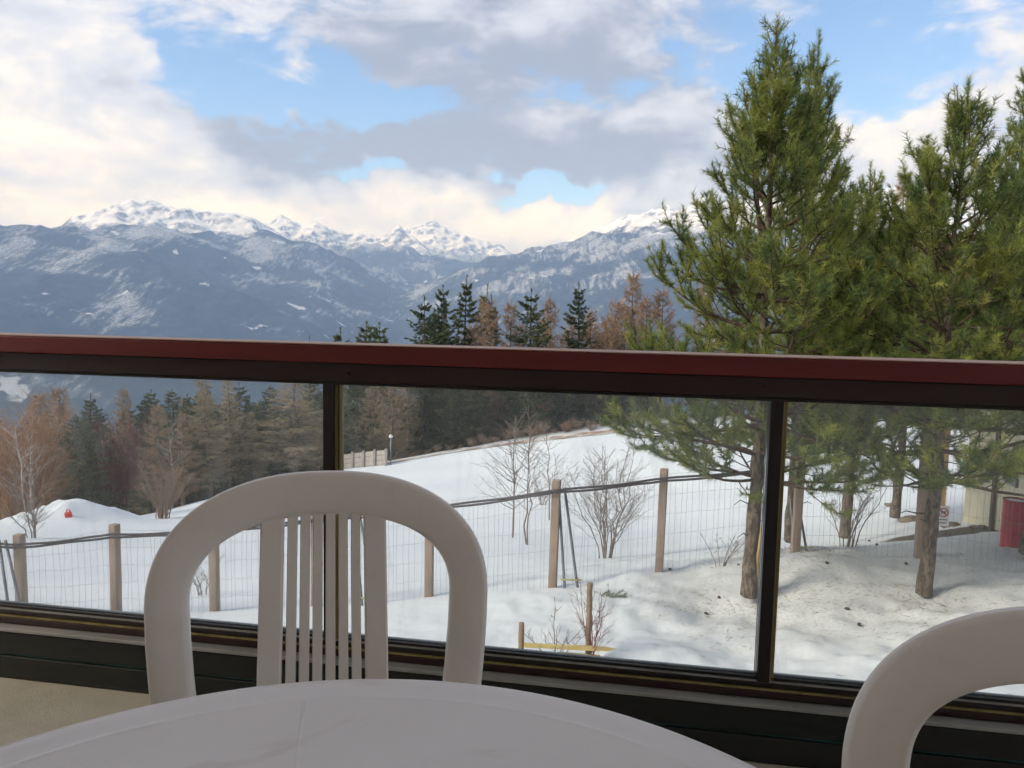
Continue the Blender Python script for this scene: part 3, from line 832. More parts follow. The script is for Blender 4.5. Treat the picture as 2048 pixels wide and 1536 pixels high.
def pine(seed, H, prof, crown0, trunk_r, sub=1.0, nn=42, leaders=0):
    rg = np.random.default_rng(seed)
    pz = np.array([p[0] for p in prof]); pr = np.array([p[1] for p in prof])
    T = Tubes(); B = Tubes()
    # trunk with a little wander and a flared, knobbly foot
    zs = np.linspace(-0.25, H - 0.12, 40)
    wob = np.stack([np.cumsum(rg.normal(0, 0.006, 40)), np.cumsum(rg.normal(0, 0.006, 40)), zs], 1); wob[:4, :2] *= 0
    rad = trunk_r * np.clip(1 - (zs / H) ** 0.9 * 0.97, 0.04, 1.1) * (1 + 0.25 * np.exp(-np.maximum(zs, 0) / 0.08)) * (1 + 0.06 * rg.normal(size=40))
    # finer trunk surface
    k = 14; th = np.arange(k) * 2 * math.pi / k
    ringn = 1 + 0.05 * rg.normal(size=(40, k)) + 0.05 * np.sin(th * 3 + 1.3)[None]
    V = np.concatenate([wob[:, None, :2] + (rad[:, None] * ringn)[..., None] * np.stack([np.cos(th), np.sin(th)], -1)[None], np.broadcast_to(zs[:, None, None], (40, k, 1))], 2)
    T.V.append(V.reshape(-1, 3)); i = np.arange(39)[:, None] * k; j = np.arange(k)[None]; j2 = (j + 1) % k
    T.F.append(np.stack([i + j, i + j2, i + k + j2, i + k + j], -1).reshape(-1, 4)); T.n += 40 * k
    sp, sd, sl = [], [], []          # shoots: base, direction, length
    def shoot(p, d, L):
        sp.append(p); sd.append(d); sl.append(L)
    def at_trunk(z): return np.array([np.interp(z, zs, wob[:, 0]), np.interp(z, zs, wob[:, 1]), z])
    def branch(p, d, L, r, lift, lvl):
        n = max(4, int(L / 0.13) + 2)
        P = [p]; d = unit(d)
        dd = d.copy()
        for q in range(n - 1):
            s = (q + 1) / (n - 1)
            dd = unit(dd + np.array([0, 0, lift * (0.3 + s) * 1.6 / n]) + rg.normal(0, 0.07, 3))
            P.append(P[-1] + dd * (L / (n - 1)))
        P = np.array(P)
        B.tube(P, np.linspace(r, 0.005, n), 4 if lvl == 0 else 3, False)
        seg = np.linspace(0, 1, n)
        # needles clothe the outer run of every branch, like a fox tail
        run = (0.55 if lvl == 0 else 0.42) * rg.uniform(0.8, 1.15)
        for q in range(n - 1):
            left = L * (1 - q / (n - 1))
            if left <= run + 0.02:
                shoot(P[q], P[q + 1] - P[q], L / (n - 1))
        # side twigs
        s = (0.22 if lvl == 0 else 0.30) + rg.random() * 0.1
        sd_ = 1 if rg.random() < 0.5 else -1
        stepm = (0.115 if lvl == 0 else 0.13) / sub * (1.0 + 0.35 * np.clip((p[2] / H - 0.5) / 0.3, 0, 1))
        while s < 0.93:
            c = np.array([np.interp(s, seg, P[:, a]) for a in range(3)])
            i_ = min(n - 2, int(s * (n - 1))); dl = unit(P[i_ + 1] - P[i_])
            lat = unit(np.cross(dl, np.array([0, 0, 1.0]) + rg.normal(0, 0.35, 3))) * sd_
            ang = rg.uniform(0.65, 1.05)
            nd = unit(dl * math.cos(ang) + lat * math.sin(ang) + np.array([0, 0, rg.uniform(-0.15, 0.35)]))
            if lvl == 0:
                l2 = np.clip((1 - s) * L * 0.60 + 0.16, 0.16, 0.75) * rg.uniform(0.7, 1.1)
                if l2 > 0.24: branch(c, nd, l2, 0.008, lift * 1.0, 1)
                else: shoot(c, nd, l2)
            else:
                shoot(c, unit(nd + np.array([0, 0, 0.25])), rg.uniform(0.10, 0.17))
            sd_ = -sd_; s += stepm / L * rg.uniform(0.75, 1.3)
        # candle at the tip, turned up
        up_ = unit(dd + np.array([0, 0, 0.55]))
        shoot(P[-1] - up_ * 0.02, up_, rg.uniform(0.16, 0.26) if lvl == 0 else rg.uniform(0.08, 0.14))
        if lvl == 0:
            for _ in range(2):
                shoot(P[-1] - dd * 0.04, unit(up_ + rg.normal(0, 0.5, 3)), rg.uniform(0.09, 0.15))
    def crown(z0, z1, org, scale):
        z = z0
        while z < z1 - 0.16:
            L0 = np.interp(z, pz, pr) * scale
            fr = (z - crown0) / (H - crown0)
            nb = int(rg.integers(5, 8)) if L0 > 0.4 else int(rg.integers(4, 6))
            a0 = rg.random() * 6.28
            for q in range(nb):
                a = a0 + q * 6.283 / nb + rg.normal(0, 0.25)
                L = max(0.2, L0 * rg.uniform(0.78, 1.08))
                e = np.interp(fr, [0, 0.3, 0.7, 1], [-0.08, 0.15, 0.50, 0.95]) + rg.normal(0, 0.13)
                d = np.array([math.cos(a) * math.cos(e), math.sin(a) * math.cos(e), math.sin(e)])
                branch(org(z) + np.array([0, 0, rg.normal(0, 0.03)]), d, L, 0.008 + 0.010 * L, 0.5 + 0.6 * fr, 0)
            z += rg.uniform(0.27, 0.40) * (1.0 if fr < 0.6 else 0.95)
    crown(crown0, H - 0.25, at_trunk, 1.0)
    # dead bare snags below the crown
    for q in range(5):
        a = rg.random() * 6.28; z = rg.uniform(0.5, crown0 + 0.5) * 0.9 + 0.3
        P = at_trunk(z) + np.outer(np.linspace(0, rg.uniform(0.15, 0.35), 5), [math.cos(a), math.sin(a), rg.uniform(-0.2, 0.3)])
        P[1:] += rg.normal(0, 0.02, (4, 3)); B.tube(P, np.linspace(0.011, 0.004, 5), 4, False)
    # leader, and rival leaders of a many-topped tree
    top = at_trunk(H - 0.14)
    shoot(top - [0, 0, 0.30], np.array([0.0, 0, 1]), 0.42); shoot(top - [0, 0, 0.05], np.array([0.02, 0, 1]), 0.19); shoot(top - [0, 0, 0.62], np.array([0.0, 0, 1]), 0.35)
    for q in range(3): shoot(top - [0, 0, 0.30 + 0.02 * q], np.array([0.0, 0, 1]), 0.36)
    for q in range(leaders):
        a = rg.random() * 6.28
        z0 = H * rg.uniform(0.62, 0.74); hh = H * rg.uniform(0.86, 0.97) - z0
        o0 = at_trunk(z0); off = np.array([math.cos(a), math.sin(a), 0]) * rg.uniform(0.3, 0.55)
        n = 8; s = np.linspace(0, 1, n)
        P = o0 + np.outer(np.sqrt(s), off) + np.outer(s, [0, 0, hh]); B.tube(P, np.linspace(0.03, 0.006, n), 5, False)
        for s_ in np.arange(0.35, 0.98, 0.17 / hh):
            c = np.array([np.interp(s_, s, P[:, k_]) for k_ in range(3)])
            for w in range(4):
                a2 = rg.random() * 6.28; e = rg.uniform(0.7, 1.05)
                dv = np.array([math.cos(a2) * math.cos(e), math.sin(a2) * math.cos(e), math.sin(e)])
                if s_ < 0.6: branch(c, dv, 0.34, 0.008, 0.5, 1)
                else: shoot(c, dv, rg.uniform(0.2, 0.3))
            shoot(c, np.array([0, 0, 1.0]), 0.2)
        shoot(P[-1] - [0, 0, 0.22], np.array([0, 0, 1.0]), 0.36); shoot(P[-1] - [0, 0, 0.5], np.array([0, 0, 1.0]), 0.35)
    sp = np.array(sp); sd = np.array(sd); sl = np.array(sl)
    V, F = blades(sp, sd, sl, nn, 1.10, 0.088, 0.0075, rg, 0.25)
    tuft = np.repeat(rg.random(len(sp)), nn * 3).astype(np.float32)
    # short twigs inside the tufts
    for p, d, L in list(zip(sp, sd, sl))[::2]:
        B.tube(np.array([p, p + unit(d) * L * 0.9]), [0.0045, 0.003], 3, False)
    nm_ = mesh_np('needles', V, F, M_needle)
    nm_.attributes.new('tuft', 'FLOAT', 'POINT').data.foreach_set('value', tuft)
    return T.mesh('trunk', M_bark), B.mesh('branches', M_twig, False), nm_, len(sp)

def put_tree(name, meshes, parts, loc, rz=0.0, scale=1.0, label='', cat='tree', group=None):
    r = empty(name, loc, rz); r.scale = (scale,) * 3 if not hasattr(scale, '__len__') else scale
    for pn, me in zip(parts, meshes): link(pn, me, r)
    return tag(r, label, cat, group)

def foot(px, py, d):
    p = at_dist(px, py, d); return np.array([p[0], p[1], gz(p[0], p[1])])
def top_height(px, py, base):
    d = math.hypot(base[0], base[1]); return float(at_dist(px, py, d)[2] - base[2])

NEAR = [
    # foot pixel, distance, top pixel, crown start, radius, width profile factor, label
    ((1497, 1224), 9.3, (1558, 42), 1.5, 0.100, 1.05, 2, 'tall bushy pine on the snow whose trunk is split by yellow wood'),
    ((1580, 1102), 11.9, (1618, 62), 1.5, 0.10, 0.85, 1, 'pine with its trunk on the wire fence line, rising behind the split pine'),
    ((1848, 1192), 9.7, (1932, 155), 1.4, 0.088, 1.0, 1, 'pine with crooked trunk by the no-dogs sign'),
    ((2072, 1100), 11.6, (2105, 60), 1.6, 0.16, 1.0, 1, 'tall dark pine beside the red barrel'),
    ((1690, 1060), 15.5, (1722, 322), 2.0, 0.11, 1.1, 0, 'smaller pine growing behind the wire fence beyond the others'),
    ((1790, 1030), 18.0, (1800, 385), 2.2, 0.11, 1.25, 0, 'broad pine standing between the shed and the wire fence'),
    ((1985, 1010), 19.5, (2044, 118), 2.6, 0.13, 0.85, 1, 'tall dark pine behind the cream shed'),
]
for i, (fp, d, tp, c0, tr_, wf, ld, lab) in enumerate(NEAR):
    b0 = foot(fp[0], fp[1], d)
    H = top_height(tp[0], tp[1], b0)
    k = H / 7.2
    prof = [(0, 0.6), (1.3 * k, 1.15 * wf), (2.0 * k, 1.72 * wf), (2.8 * k, 1.80 * wf), (3.6 * k, 1.50 * wf), (4.5 * k, 1.14 * wf), (5.4 * k, 0.76 * wf), (6.0 * k, 0.48 * wf), (6.6 * k, 0.25 * wf), (7.2 * k, 0.14)]
    a, b_, c_, ns = pine(100 + i, H, prof, c0, tr_, 1.0 if i < 3 else 0.85, 42 if i < 3 else 32, ld)
    print('pine', i, 'H %.2f' % H, 'shoots', ns)
    put_tree('pine_tree', (a, b_, c_), ('trunk', 'branches', 'crown'), b0, 0, 1, lab, 'tree', 'pines on the snowy lawn')

# torn strip of bare yellow wood down the first pine
b0 = foot(1497, 1224, 9.3)
T = Tubes(); zz_ = np.linspace(0.22, 0.95, 14)
a_ = math.radians(-38)
rr = 0.087
T.tube(np.stack([rr * math.cos(a_) + 0.012 * np.sin(zz_ * 9), rr * math.sin(a_) + 0.0 * zz_, zz_], 1), 0.022 * np.sin(np.linspace(0.15, 3.0, 14)) ** 0.5 * (1 + 0.25 * rng.normal(size=14)), 7)
first_pine = [o for o in bpy.data.objects if o.name.startswith('pine_tree')][0]
o = link('split_wood', T.mesh('split_wood', pmat('torn_yellow_wood', (0.52, 0.38, 0.15), (0.34, 0.23, 0.10), 20, 0.8, stretch=(1, 1, .2))), first_pine)
o['label'] = 'torn yellow wood on the trunk'
# ------------------------------------------------------------------ forest edge: spruces, larches, brush
M_spruce = leaf_mat('spruce_needles', (0.06, 0.092, 0.048), (0.13, 0.15, 0.062), (0.075, 0.108, 0.065), 0.35, 0.15)
M_larch = leaf_mat('bare_larch_twigs', (0.33, 0.225, 0.145), (0.42, 0.29, 0.18), (0.26, 0.185, 0.13), 0.25, 0.1)
M_larch2 = leaf_mat('grey_larch_twigs', (0.33, 0.265, 0.165), (0.41, 0.33, 0.20), (0.25, 0.20, 0.135), 0.25, 0.1)
M_fbark = pmat('forest_bark', (0.12, 0.095, 0.075), (0.07, 0.055, 0.045), 4, 0.9)
M_lbark = pmat('larch_bark', (0.24, 0.18, 0.13), (0.16, 0.12, 0.09), 4, 0.9)
M_brush = leaf_mat('bare_brush_twigs', (0.17, 0.12, 0.09), (0.24, 0.17, 0.125), (0.12, 0.09, 0.075), 0.5, 0.1)
M_rbrush = leaf_mat('red_twigs', (0.16, 0.030, 0.030), (0.22, 0.05, 0.04), (0.10, 0.03, 0.03), 0.6, 0.1)
M_obrush = leaf_mat('orange_twigs', (0.28, 0.13, 0.06), (0.34, 0.18, 0.09), (0.2, 0.1, 0.06), 0.5, 0.1)

def conifer(seed, kind, H=14.0, W=2.4, mat=None, bark=None):
    """spruce (drooping, needled) or bare larch, modelled at H metres"""
    rg = np.random.default_rng(seed)
    T = Tubes()
    lean = rg.normal(0, 0.012, 2)
    zs = np.linspace(-0.6, H, 16)
    P = np.stack([lean[0] * zs + 0.05 * np.sin(zs * 0.5), lean[1] * zs, zs], 1)
    T.tube(P, 0.017 * H * np.clip(1 - zs / H, 0.03, 1) ** 0.85, 7)
    sp, sd, sl = [], [], []
    z = H * (0.10 if kind == 'spruce' else 0.16)
    while z < H - 0.4:
        f_ = (z / H)
        L0 = W * (1 - f_) ** (0.85 if kind == 'spruce' else 0.75) * (1.0 if f_ > 0.2 else 0.75) + 0.05
        nb = int(rg.integers(4, 7))
        for q in range(nb):
            a = rg.random() * 6.283
            L = L0 * rg.uniform(0.6, 1.15)
            e = (np.interp(f_, [0, 0.5, 1], [-0.35, -0.15, 0.2]) if kind == 'spruce' else np.interp(f_, [0, 0.6, 1], [-0.05, 0.12, 0.6])) + rg.normal(0, 0.1)
            n = 6; s = np.linspace(0, 1, n)
            d = np.array([math.cos(a), math.sin(a), 0])
            c0 = np.array([np.interp(z, zs, P[:, 0]), np.interp(z, zs, P[:, 1]), z])
            Q = c0 + np.outer(s * L * math.cos(e), d) + np.outer(s * L * math.sin(e) + (0.22 * L * s ** 2 if kind == 'spruce' else 0.16 * L * s ** 2), [0, 0, 1.0])
            Q[1:] += rg.normal(0, 0.035 * L * 0.4, (n - 1, 3))
            T.tube(Q, np.linspace(0.010 + 0.010 * L, 0.006, n), 3, False)
            lat = np.array([-d[1], d[0], 0])
            m = max(4, int(L / (0.13 if kind == 'spruce' else 0.12)))
            for w in range(m):
                s_ = 0.15 + 0.85 * (w + rg.random()) / m
                c = np.array([np.interp(s_, s, Q[:, k]) for k in range(3)])
                sg = 1 if w % 2 else -1
                if kind == 'spruce':
                    nd = unit(d * 0.8 + lat * sg * rg.uniform(0.5, 1.1) + np.array([0, 0, rg.uniform(-0.55, 0.05)]))
                    sp.append(c); sd.append(nd); sl.append(np.clip((1.05 - s_) * L * 0.5, 0.06 + 0.18 * min(1, 2.2 * (1 - f_)), 0.7) * rg.uniform(0.7, 1.2))
                else:
                    nd = unit(d * rg.uniform(0.3, 0.9) + lat * sg * rg.uniform(0.3, 1.0) + np.array([0, 0, rg.uniform(-0.7, 0.35)]))
                    sp.append(c); sd.append(nd); sl.append(np.clip((1.1 - s_) * L * 0.55, 0.12, 0.9) * rg.uniform(0.7, 1.2))
            sp.append(Q[-1] - (Q[-1] - Q[-2]) * 0.3); sd.append(Q[-1] - Q[-2]); sl.append(min(0.3, 0.4 * L + 0.05))
        z += rg.uniform(0.20, 0.36) * H / 14 * (1 if kind == 'spruce' else 1.15)
    sp.append(np.array([P[-1, 0], P[-1, 1], H - 0.5])); sd.append(np.array([0, 0, 1.0])); sl.append(0.6)
    sp = np.array(sp); sd = np.array(sd); sl = np.array(sl)
    if kind == 'spruce':
        V, F = blades(sp, sd, sl, 12, 0.7, 0.20, 0.065, rg)
    else:
        V1, F1 = blades(sp, sd, sl * 0.2, 3, 0.45, 0.55, 0.026, rg)
        V2, F2 = blades(sp, sd, sl, 6 if mat is M_larch else 5, 1.0, 0.24, 0.026, rg)
        V = np.concatenate([V1, V2]); F = np.concatenate([F1, F2 + len(V1)])
    return T.mesh('trunk', bark), mesh_np('crown', V, F, mat)

SPR = [conifer(200 + i, 'spruce', 14, w, M_spruce, M_fbark) for i, w in enumerate((2.9, 3.4, 2.2, 4.0))]
LAR = [conifer(300 + i, 'larch', 14, w, M_larch, M_lbark) for i, w in enumerate((2.6, 3.4, 2.9))]
LAG = [conifer(320 + i, 'larch', 14, w, M_larch2, M_lbark) for i, w in enumerate((3.7, 2.5, 2.9))]

PLACE = {}
def forest(kind, px, py, d, var=0, wid=1.0, label=None, group=None, name=None):
    p = at_dist(px, 900, d)
    # follow the lean of the picture: the foot stands straight below the top
    tp = at_dist(px, py, d)
    b0 = np.array([tp[0], tp[1], gz(tp[0], tp[1]) - 0.05])
    H = tp[2] - b0[2]
    src = {'s': SPR, 'l': LAR, 'g': LAG}[kind][var % len({'s': SPR, 'l': LAR, 'g': LAG}[kind])]
    s = H / 14
    sw = wid * (1.18 if kind == 's' or px > 700 else 0.95) * (s ** 0.4)
    nm = name or ('spruce_tree' if kind == 's' else 'larch_tree')
    lab, grp = {'s': ('dark green spruce at the forest edge beyond the snow field', 'spruces at the forest edge'),
                'l': ('bare orange-brown larch at the forest edge beyond the snow field', 'orange-brown larches at the forest edge'),
                'g': ('bare grey-brown larch at the forest edge beyond the snow field', 'grey-brown larches at the forest edge')}[kind]
    if not label: lab, grp = PLACE[kind]
    return put_tree(nm, src, ('trunk', 'crown'), b0, random.random() * 6.28, (sw, sw, s), label or lab, 'tree', group or grp)

def place(s, l, g=None):
    PLACE.update(s=(s, s.replace('spruce', 'spruces', 1)), l=(l, l.replace('larch', 'larches', 1)), g=(g or l, (g or l).replace('larch', 'larches', 1)))
place('dark green spruce in the wood just behind the brown brush', 'bare orange-brown larch standing among the spruces behind the snow heap', 'bare grey-brown larch among the spruces behind the brown brush')
# wood below the snow field
for a in [('l', 72, 782, 40, 0, 1.0), ('l', 112, 768, 44, 1, .9), ('l', 30, 850, 38, 2, 1.0), ('s', 178, 792, 40, 0, .8), ('s', 203, 815, 41, 2, .8), ('s', 150, 830, 39, 1, .75),
          ('l', 246, 772, 50, 2, .7), ('s', 297, 790, 47, 2, .9), ('l', 316, 806, 46, 1, .8), ('s', 348, 780, 48, 1, .8), ('s', 372, 790, 50, 0, .8), ('s', 400, 776, 52, 1, .8),
          ('g', 455, 735, 50, 1, .9), ('s', 480, 768, 54, 3, .85), ('s', 520, 800, 56, 0, .9), ('s', 640, 790, 58, 1, .9), ('l', 5, 880, 36, 1, .8), ('s', 8, 862, 42, 0, .7),
          ('s', 440, 800, 56, 2, 1), ('s', 560, 810, 60, 3, .8), ('s', 110, 850, 42, 3, .7), ('s', 620, 760, 66, 1, .9), ('s', 540, 770, 58, 1, .9), ('l', 362, 822, 45, 2, .7)]:
    forest(*a)
forest('g', 418, 742, 47, 2, .9, 'slim grey-brown larch with a leaning pale trunk', 'larches told apart').rotation_euler = (R(2), R(-5), 1.0)
forest('g', 586, 722, 50, 0, 1.25, 'broad grey larch with wide bare branches above the snow edge', 'larches told apart')
place('dark pointed spruce at the far snow edge, among bare larches', 'bare tan larch mixed with dark spruces beyond the far snow edge', 'bare grey larch before the dark wood at the far snow edge')
# tree tops standing above the hand rail
for a in [('s', 617, 676, 92, 2, .8), ('s', 683, 660, 90, 0, 1.3), ('s', 720, 645, 86, 1, 1.5), ('s', 742, 668, 92, 2, 1.3), ('s', 773, 647, 84, 1, 1.4),
          ('s', 846, 596, 74, 3, 1.2), ('s', 898, 572, 76, 1, 1.05), ('s', 930, 557, 78, 0, 1.1), ('s', 962, 571, 82, 2, 1.2), ('l', 966, 590, 76, 1, 1.05), ('s', 990, 596, 84, 2, .9),
          ('l', 1020, 598, 80, 0, .9), ('s', 1060, 580, 74, 3, 1.2), ('l', 1103, 588, 78, 2, .85), ('s', 1160, 568, 80, 0, 1.1), ('l', 1140, 625, 82, 0, .9), ('l', 1188, 612, 84, 1, .9),
          ('l', 1218, 625, 80, 2, 1.0), ('l', 1262, 538, 86, 0, 1.1), ('l', 1238, 592, 84, 1, 1.0), ('l', 1296, 585, 84, 2, 1.0), ('l', 1330, 570, 88, 1, 1.1),
          ('l', 948, 640, 80, 1, 1.2), ('l', 1085, 630, 84, 2, 1.2), ('l', 1040, 640, 84, 0, 1.2), ('l', 1175, 640, 86, 1, 1.2), ('l', 1250, 600, 88, 1, 1.3), ('s', 870, 630, 80, 1, 1.2), ('s', 880, 605, 82, 0, 1.0), ('l', 1210, 655, 86, 0, 1.3), ('l', 1130, 660, 84, 2, 1.2),
          ]:
    forest(*a)
place('dark spruce on the hill behind the lawn pines', 'bare larch on the hill behind the lawn pines')
for a in [('s', 1756, 352, 60, 2, 1.0), ('l', 1816, 338, 64, 0, .8), ('s', 1700, 400, 66, 1, 1), ('s', 1850, 420, 60, 0, 1), ('s', 1640, 470, 70, 3, 1), ('s', 1790, 450, 56, 3, 1), ('l', 1420, 520, 88, 2, 1.1), ('s', 1500, 500, 80, 3, 1)]:
    forest(*a)
place('dark spruce in the shadowed row behind the board wall and brown track', 'bare larch in the row behind the board wall', 'bare grey larch standing in front of the shadowed spruce row')
# dark wood behind the far edge of the snow
for k, x in enumerate(range(690, 1290, 34)):
    forest('s' if k % 3 else 'l', x + random.uniform(-10, 10), random.uniform(700, 745), random.uniform(69, 76) + max(0, (x - 950) / 60), k, random.uniform(0.75, 1.0))
for k, (x, y, d) in enumerate([(745, 770, 66), (950, 735, 72), (1010, 760, 76), (1120, 760, 80), (820, 760, 72), (1190, 740, 82)]):
    forest('g', x, y, d, k, 1.0)

place('dark spruce deep in the wood, crowded behind other trees', 'orange-brown larch deep in the wood, crowded between spruces', 'slim grey larch deep in the wood')
# second row filling the wood
for k, x in enumerate(range(-20, 680, 26)):
    forest('s' if k % 3 else 'l', x + random.uniform(-9, 9), random.uniform(805, 850) - (x > 300) * 25, random.uniform(50, 64) + (x > 300) * 8, k, random.uniform(.75, 1.0))
for k, x in enumerate((330, 500, 640)):
    forest('g', x + random.uniform(-9, 9), random.uniform(815, 860) - (x > 300) * 20, random.uniform(42, 50) + (x > 300) * 8, k, random.uniform(.6, .8))
# leafless shrubs
def shrub(seed, H, W, stems, mat, thick=1.0, fine=1.0, birch=False):
    rg = np.random.default_rng(seed)
    T = Tubes(); sp, sd, sl = [], [], []
    for s in range(stems):
        a = rg.random() * 6.283; r = W * (0.10 + 0.9 * rg.random() ** 0.7) if stems > 1 else 0
        n = 9; q = np.linspace(0, 1, n); h = H * (rg.uniform(0.55, 1.0) if s else 1.0)
        b0 = np.array([math.cos(a), math.sin(a), 0]) * W * 0.16 * rg.random() * (stems > 1)
        P = b0 + np.outer(q ** 1.25, [math.cos(a) * r, math.sin(a) * r, 0]) + np.outer(q, [0, 0, h]); P[0, 2] = -0.15
        P[1:] += rg.normal(0, 0.012 * H, (n - 1, 3))
        r0 = (0.008 + 0.0052 * h) * thick
        T.tube(P, np.linspace(r0, 0.003 * thick, n), 5, False)
        for w in range(int(16 * fine)):
            s_ = rg.uniform(0.22, 0.97); c = np.array([np.interp(s_, q, P[:, k]) for k in range(3)])
            a2 = rg.random() * 6.283; e = rg.uniform(0.35, 1.0)
            L = h * (1.05 - s_) * rg.uniform(0.25, 0.5) + 0.06 * H
            dv = np.array([math.cos(a2) * math.cos(e), math.sin(a2) * math.cos(e), math.sin(e)])
            Q = c + np.outer(np.linspace(0, L, 5), dv) + np.outer(np.linspace(0, 1, 5) ** 2 * L * 0.15, [0, 0, 1])
            Q[1:] += rg.normal(0, 0.03 * L, (4, 3))
            T.tube(Q, np.linspace(r0 * 0.38, 0.0022 * thick, 5), 3, False)
            for g_ in range(5):
                t_ = rg.uniform(0.3, 1); cc = Q[0] + (Q[-1] - Q[0]) * t_
                sp.append(cc); sd.append(unit(dv + rg.normal(0, 0.5, 3))); sl.append(L * rg.uniform(0.25, 0.5))
    sp = np.array(sp); sd = np.array(sd); sl = np.array(sl)
    for p, d, L in zip(sp, sd, sl):
        T.tube(np.array([p, p + unit(d) * L * 0.5, p + unit(unit(d) + [0, 0, 0.15]) * L]), [0.0026 * thick, 0.0022 * thick, 0.0015 * thick], 3, False)
    return T.mesh('branches', mat, False)
M_gtwig = pmat('grey_brown_shrub_bark', (0.25, 0.20, 0.17), (0.17, 0.13, 0.115), 8, 0.85)
M_wbirch = pmat('birch_bark', (0.55, 0.50, 0.45), (0.20, 0.15, 0.13), 3, 0.8, stretch=(1, 1, 2.0))
M_brushw = pmat('brown_brush_bark', (0.29, 0.21, 0.155), (0.2, 0.14, 0.105), 1, 0.9)
def plant(name, me, px, py, label, cat='shrub', group=None, rz=0.0, sc=1.0):
    p = on_ground(px, py)
    o = link(name, me); o.location = p; o.rotation_euler = (0, 0, rz); o.scale = (sc,) * 3
    return tag(o, label, cat, group)
plant('bare_birch', shrub(1, 3.1, 0.45, 1, M_gtwig, 1.15, 2.6), 1025, 1075, 'slim leafless birch on the snow slope behind the wire fence', 'tree')
plant('bare_birch', shrub(2, 2.9, 0.30, 2, M_gtwig, 0.9, 1.6), 1055, 1090, 'thin twin-stemmed leafless sapling next to the slim birch', 'tree')
plant('bare_birch', shrub(6, 3.4, 0.35, 2, M_gtwig, 1.0, 1.5), 1100, 1040, 'tall thin leafless sapling behind the fence post with the prop', 'tree')
plant('bare_shrub', shrub(3, 2.5, 0.85, 15, M_gtwig, 0.72, 0.9), 1212, 1116, 'many-stemmed leafless shrub growing just behind the wire fence')
plant('bare_shrub', shrub(4, 1.1, 0.75, 8, M_gtwig, 0.75, 0.5), 1690, 1092, 'low sparse leafless shrub beyond the fence between the pines')
plant('bare_shrub', shrub(5, 1.5, 0.7, 7, M_gtwig, 1.1, 0.8), 70, 1076, 'small leafless bush on the snow below the ploughed heap')
plant('bare_shrub', shrub(7, 0.7, 0.35, 6, M_gtwig, 0.7, 0.4), 405, 1190, 'small twiggy bush at the fence seen through the chair back')
plant('bare_shrub', shrub(8, 1.1, 0.8, 9, M_gtwig, 1.0, 0.8), 1085, 1010, 'low dark thicket at the feet of the bare saplings')
plant('bare_shrub', shrub(9, 0.55, 0.4, 6, M_gtwig, 0.6, 0.3), 1440, 1135, 'tiny bare bush at the fence beside the split pine')
# brush belt along the wood
BR = [shrub(40 + i, 3.0, 1.6, 22, m_, 1.7, 0.75) for i, m_ in enumerate((M_brushw, M_brushw, pmat('russet_brush', (0.34, 0.21, 0.135), (0.24, 0.15, 0.10), 1, 0.9)))]
for k, x in enumerate(np.arange(250, 640, 16)):
    yb = np.interp(x, [250, 330, 430, 520, 640], [1026, 998, 980, 962, 935])
    p = on_ground(x, yb)
    o = link('brush', BR[k % 3]); o.location = p + np.array([0, random.uniform(0.5, 3.0), -0.2]); o.location.z = gz(o.location.x, o.location.y) - 0.1
    o.rotation_euler = (0, 0, random.random() * 6); s = random.uniform(0.45, 0.95); o.scale = (s, s, s * random.uniform(0.9, 1.3))
    tag(o, 'bare brown brush where the wood meets the snow', 'shrub', 'brush along the wood edge')
for k, x in enumerate(np.arange(800, 1300, 24)):
    yb = np.interp(x, [775, 880, 1000, 1120, 1250, 1400], [921, 905, 886, 872, 857, 850])
    p = on_ground(x, yb)
    o = link('brush', BR[k % 3]); o.location = p + np.array([0, random.uniform(0.3, 1.6), 0]); o.location.z = gz(o.location.x, o.location.y) - 0.1
    o.rotation_euler = (0, 0, random.random() * 6); s = random.uniform(0.12, 0.30); o.scale = (s * random.uniform(1, 1.8), s * 1.3, s)
    tag(o, 'bare brown brush where the wood meets the snow', 'shrub', 'brush along the wood edge')
OB = shrub(60, 5.0, 1.4, 26, pmat('orange_brush_bark', (0.42, 0.21, 0.10), (0.30, 0.15, 0.08), 1, 0.9), 1.3, 1.0)
for x, y, s in ((70, 1005, 1.0), (20, 1015, 0.9)):
    p = at_dist(x, y, 33); p[2] = gz(p[0], p[1]) - 0.1
    o = link('orange_bush', OB); o.location = p; o.scale = (s,) * 3; o.rotation_euler = (0, 0, x)
    tag(o, 'tall orange-brown leafless bush behind the ploughed snow heap', 'shrub', 'orange bushes by the heap')
RB = shrub(61, 5.0, 1.3, 26, pmat('dark_red_brush_bark', (0.20, 0.06, 0.06), (0.13, 0.04, 0.04), 1, 0.9), 1.4, 1.1)
p = at_dist(238, 1000, 40); p[2] = gz(p[0], p[1])
o = link('red_bush', RB); o.location = p; tag(o, 'dark red leafless bush in front of the spruces', 'shrub')
p = at_dist(60, 1040, 29); p[2] = gz(p[0], p[1])
o = link('white_birch', shrub(62, 3.6, 0.4, 3, M_wbirch, 1.0, 1.1)); o.location = p; tag(o, 'pale-barked birch beside the ploughed snow heap', 'tree')
p = at_dist(344, 992, 40); p[2] = gz(p[0], p[1])
o = link('white_birch', shrub(63, 4.2, 0.3, 1, M_wbirch, 1.6, 1.4)); o.location = p; tag(o, 'thin pale birch standing before the brown brush', 'tree')
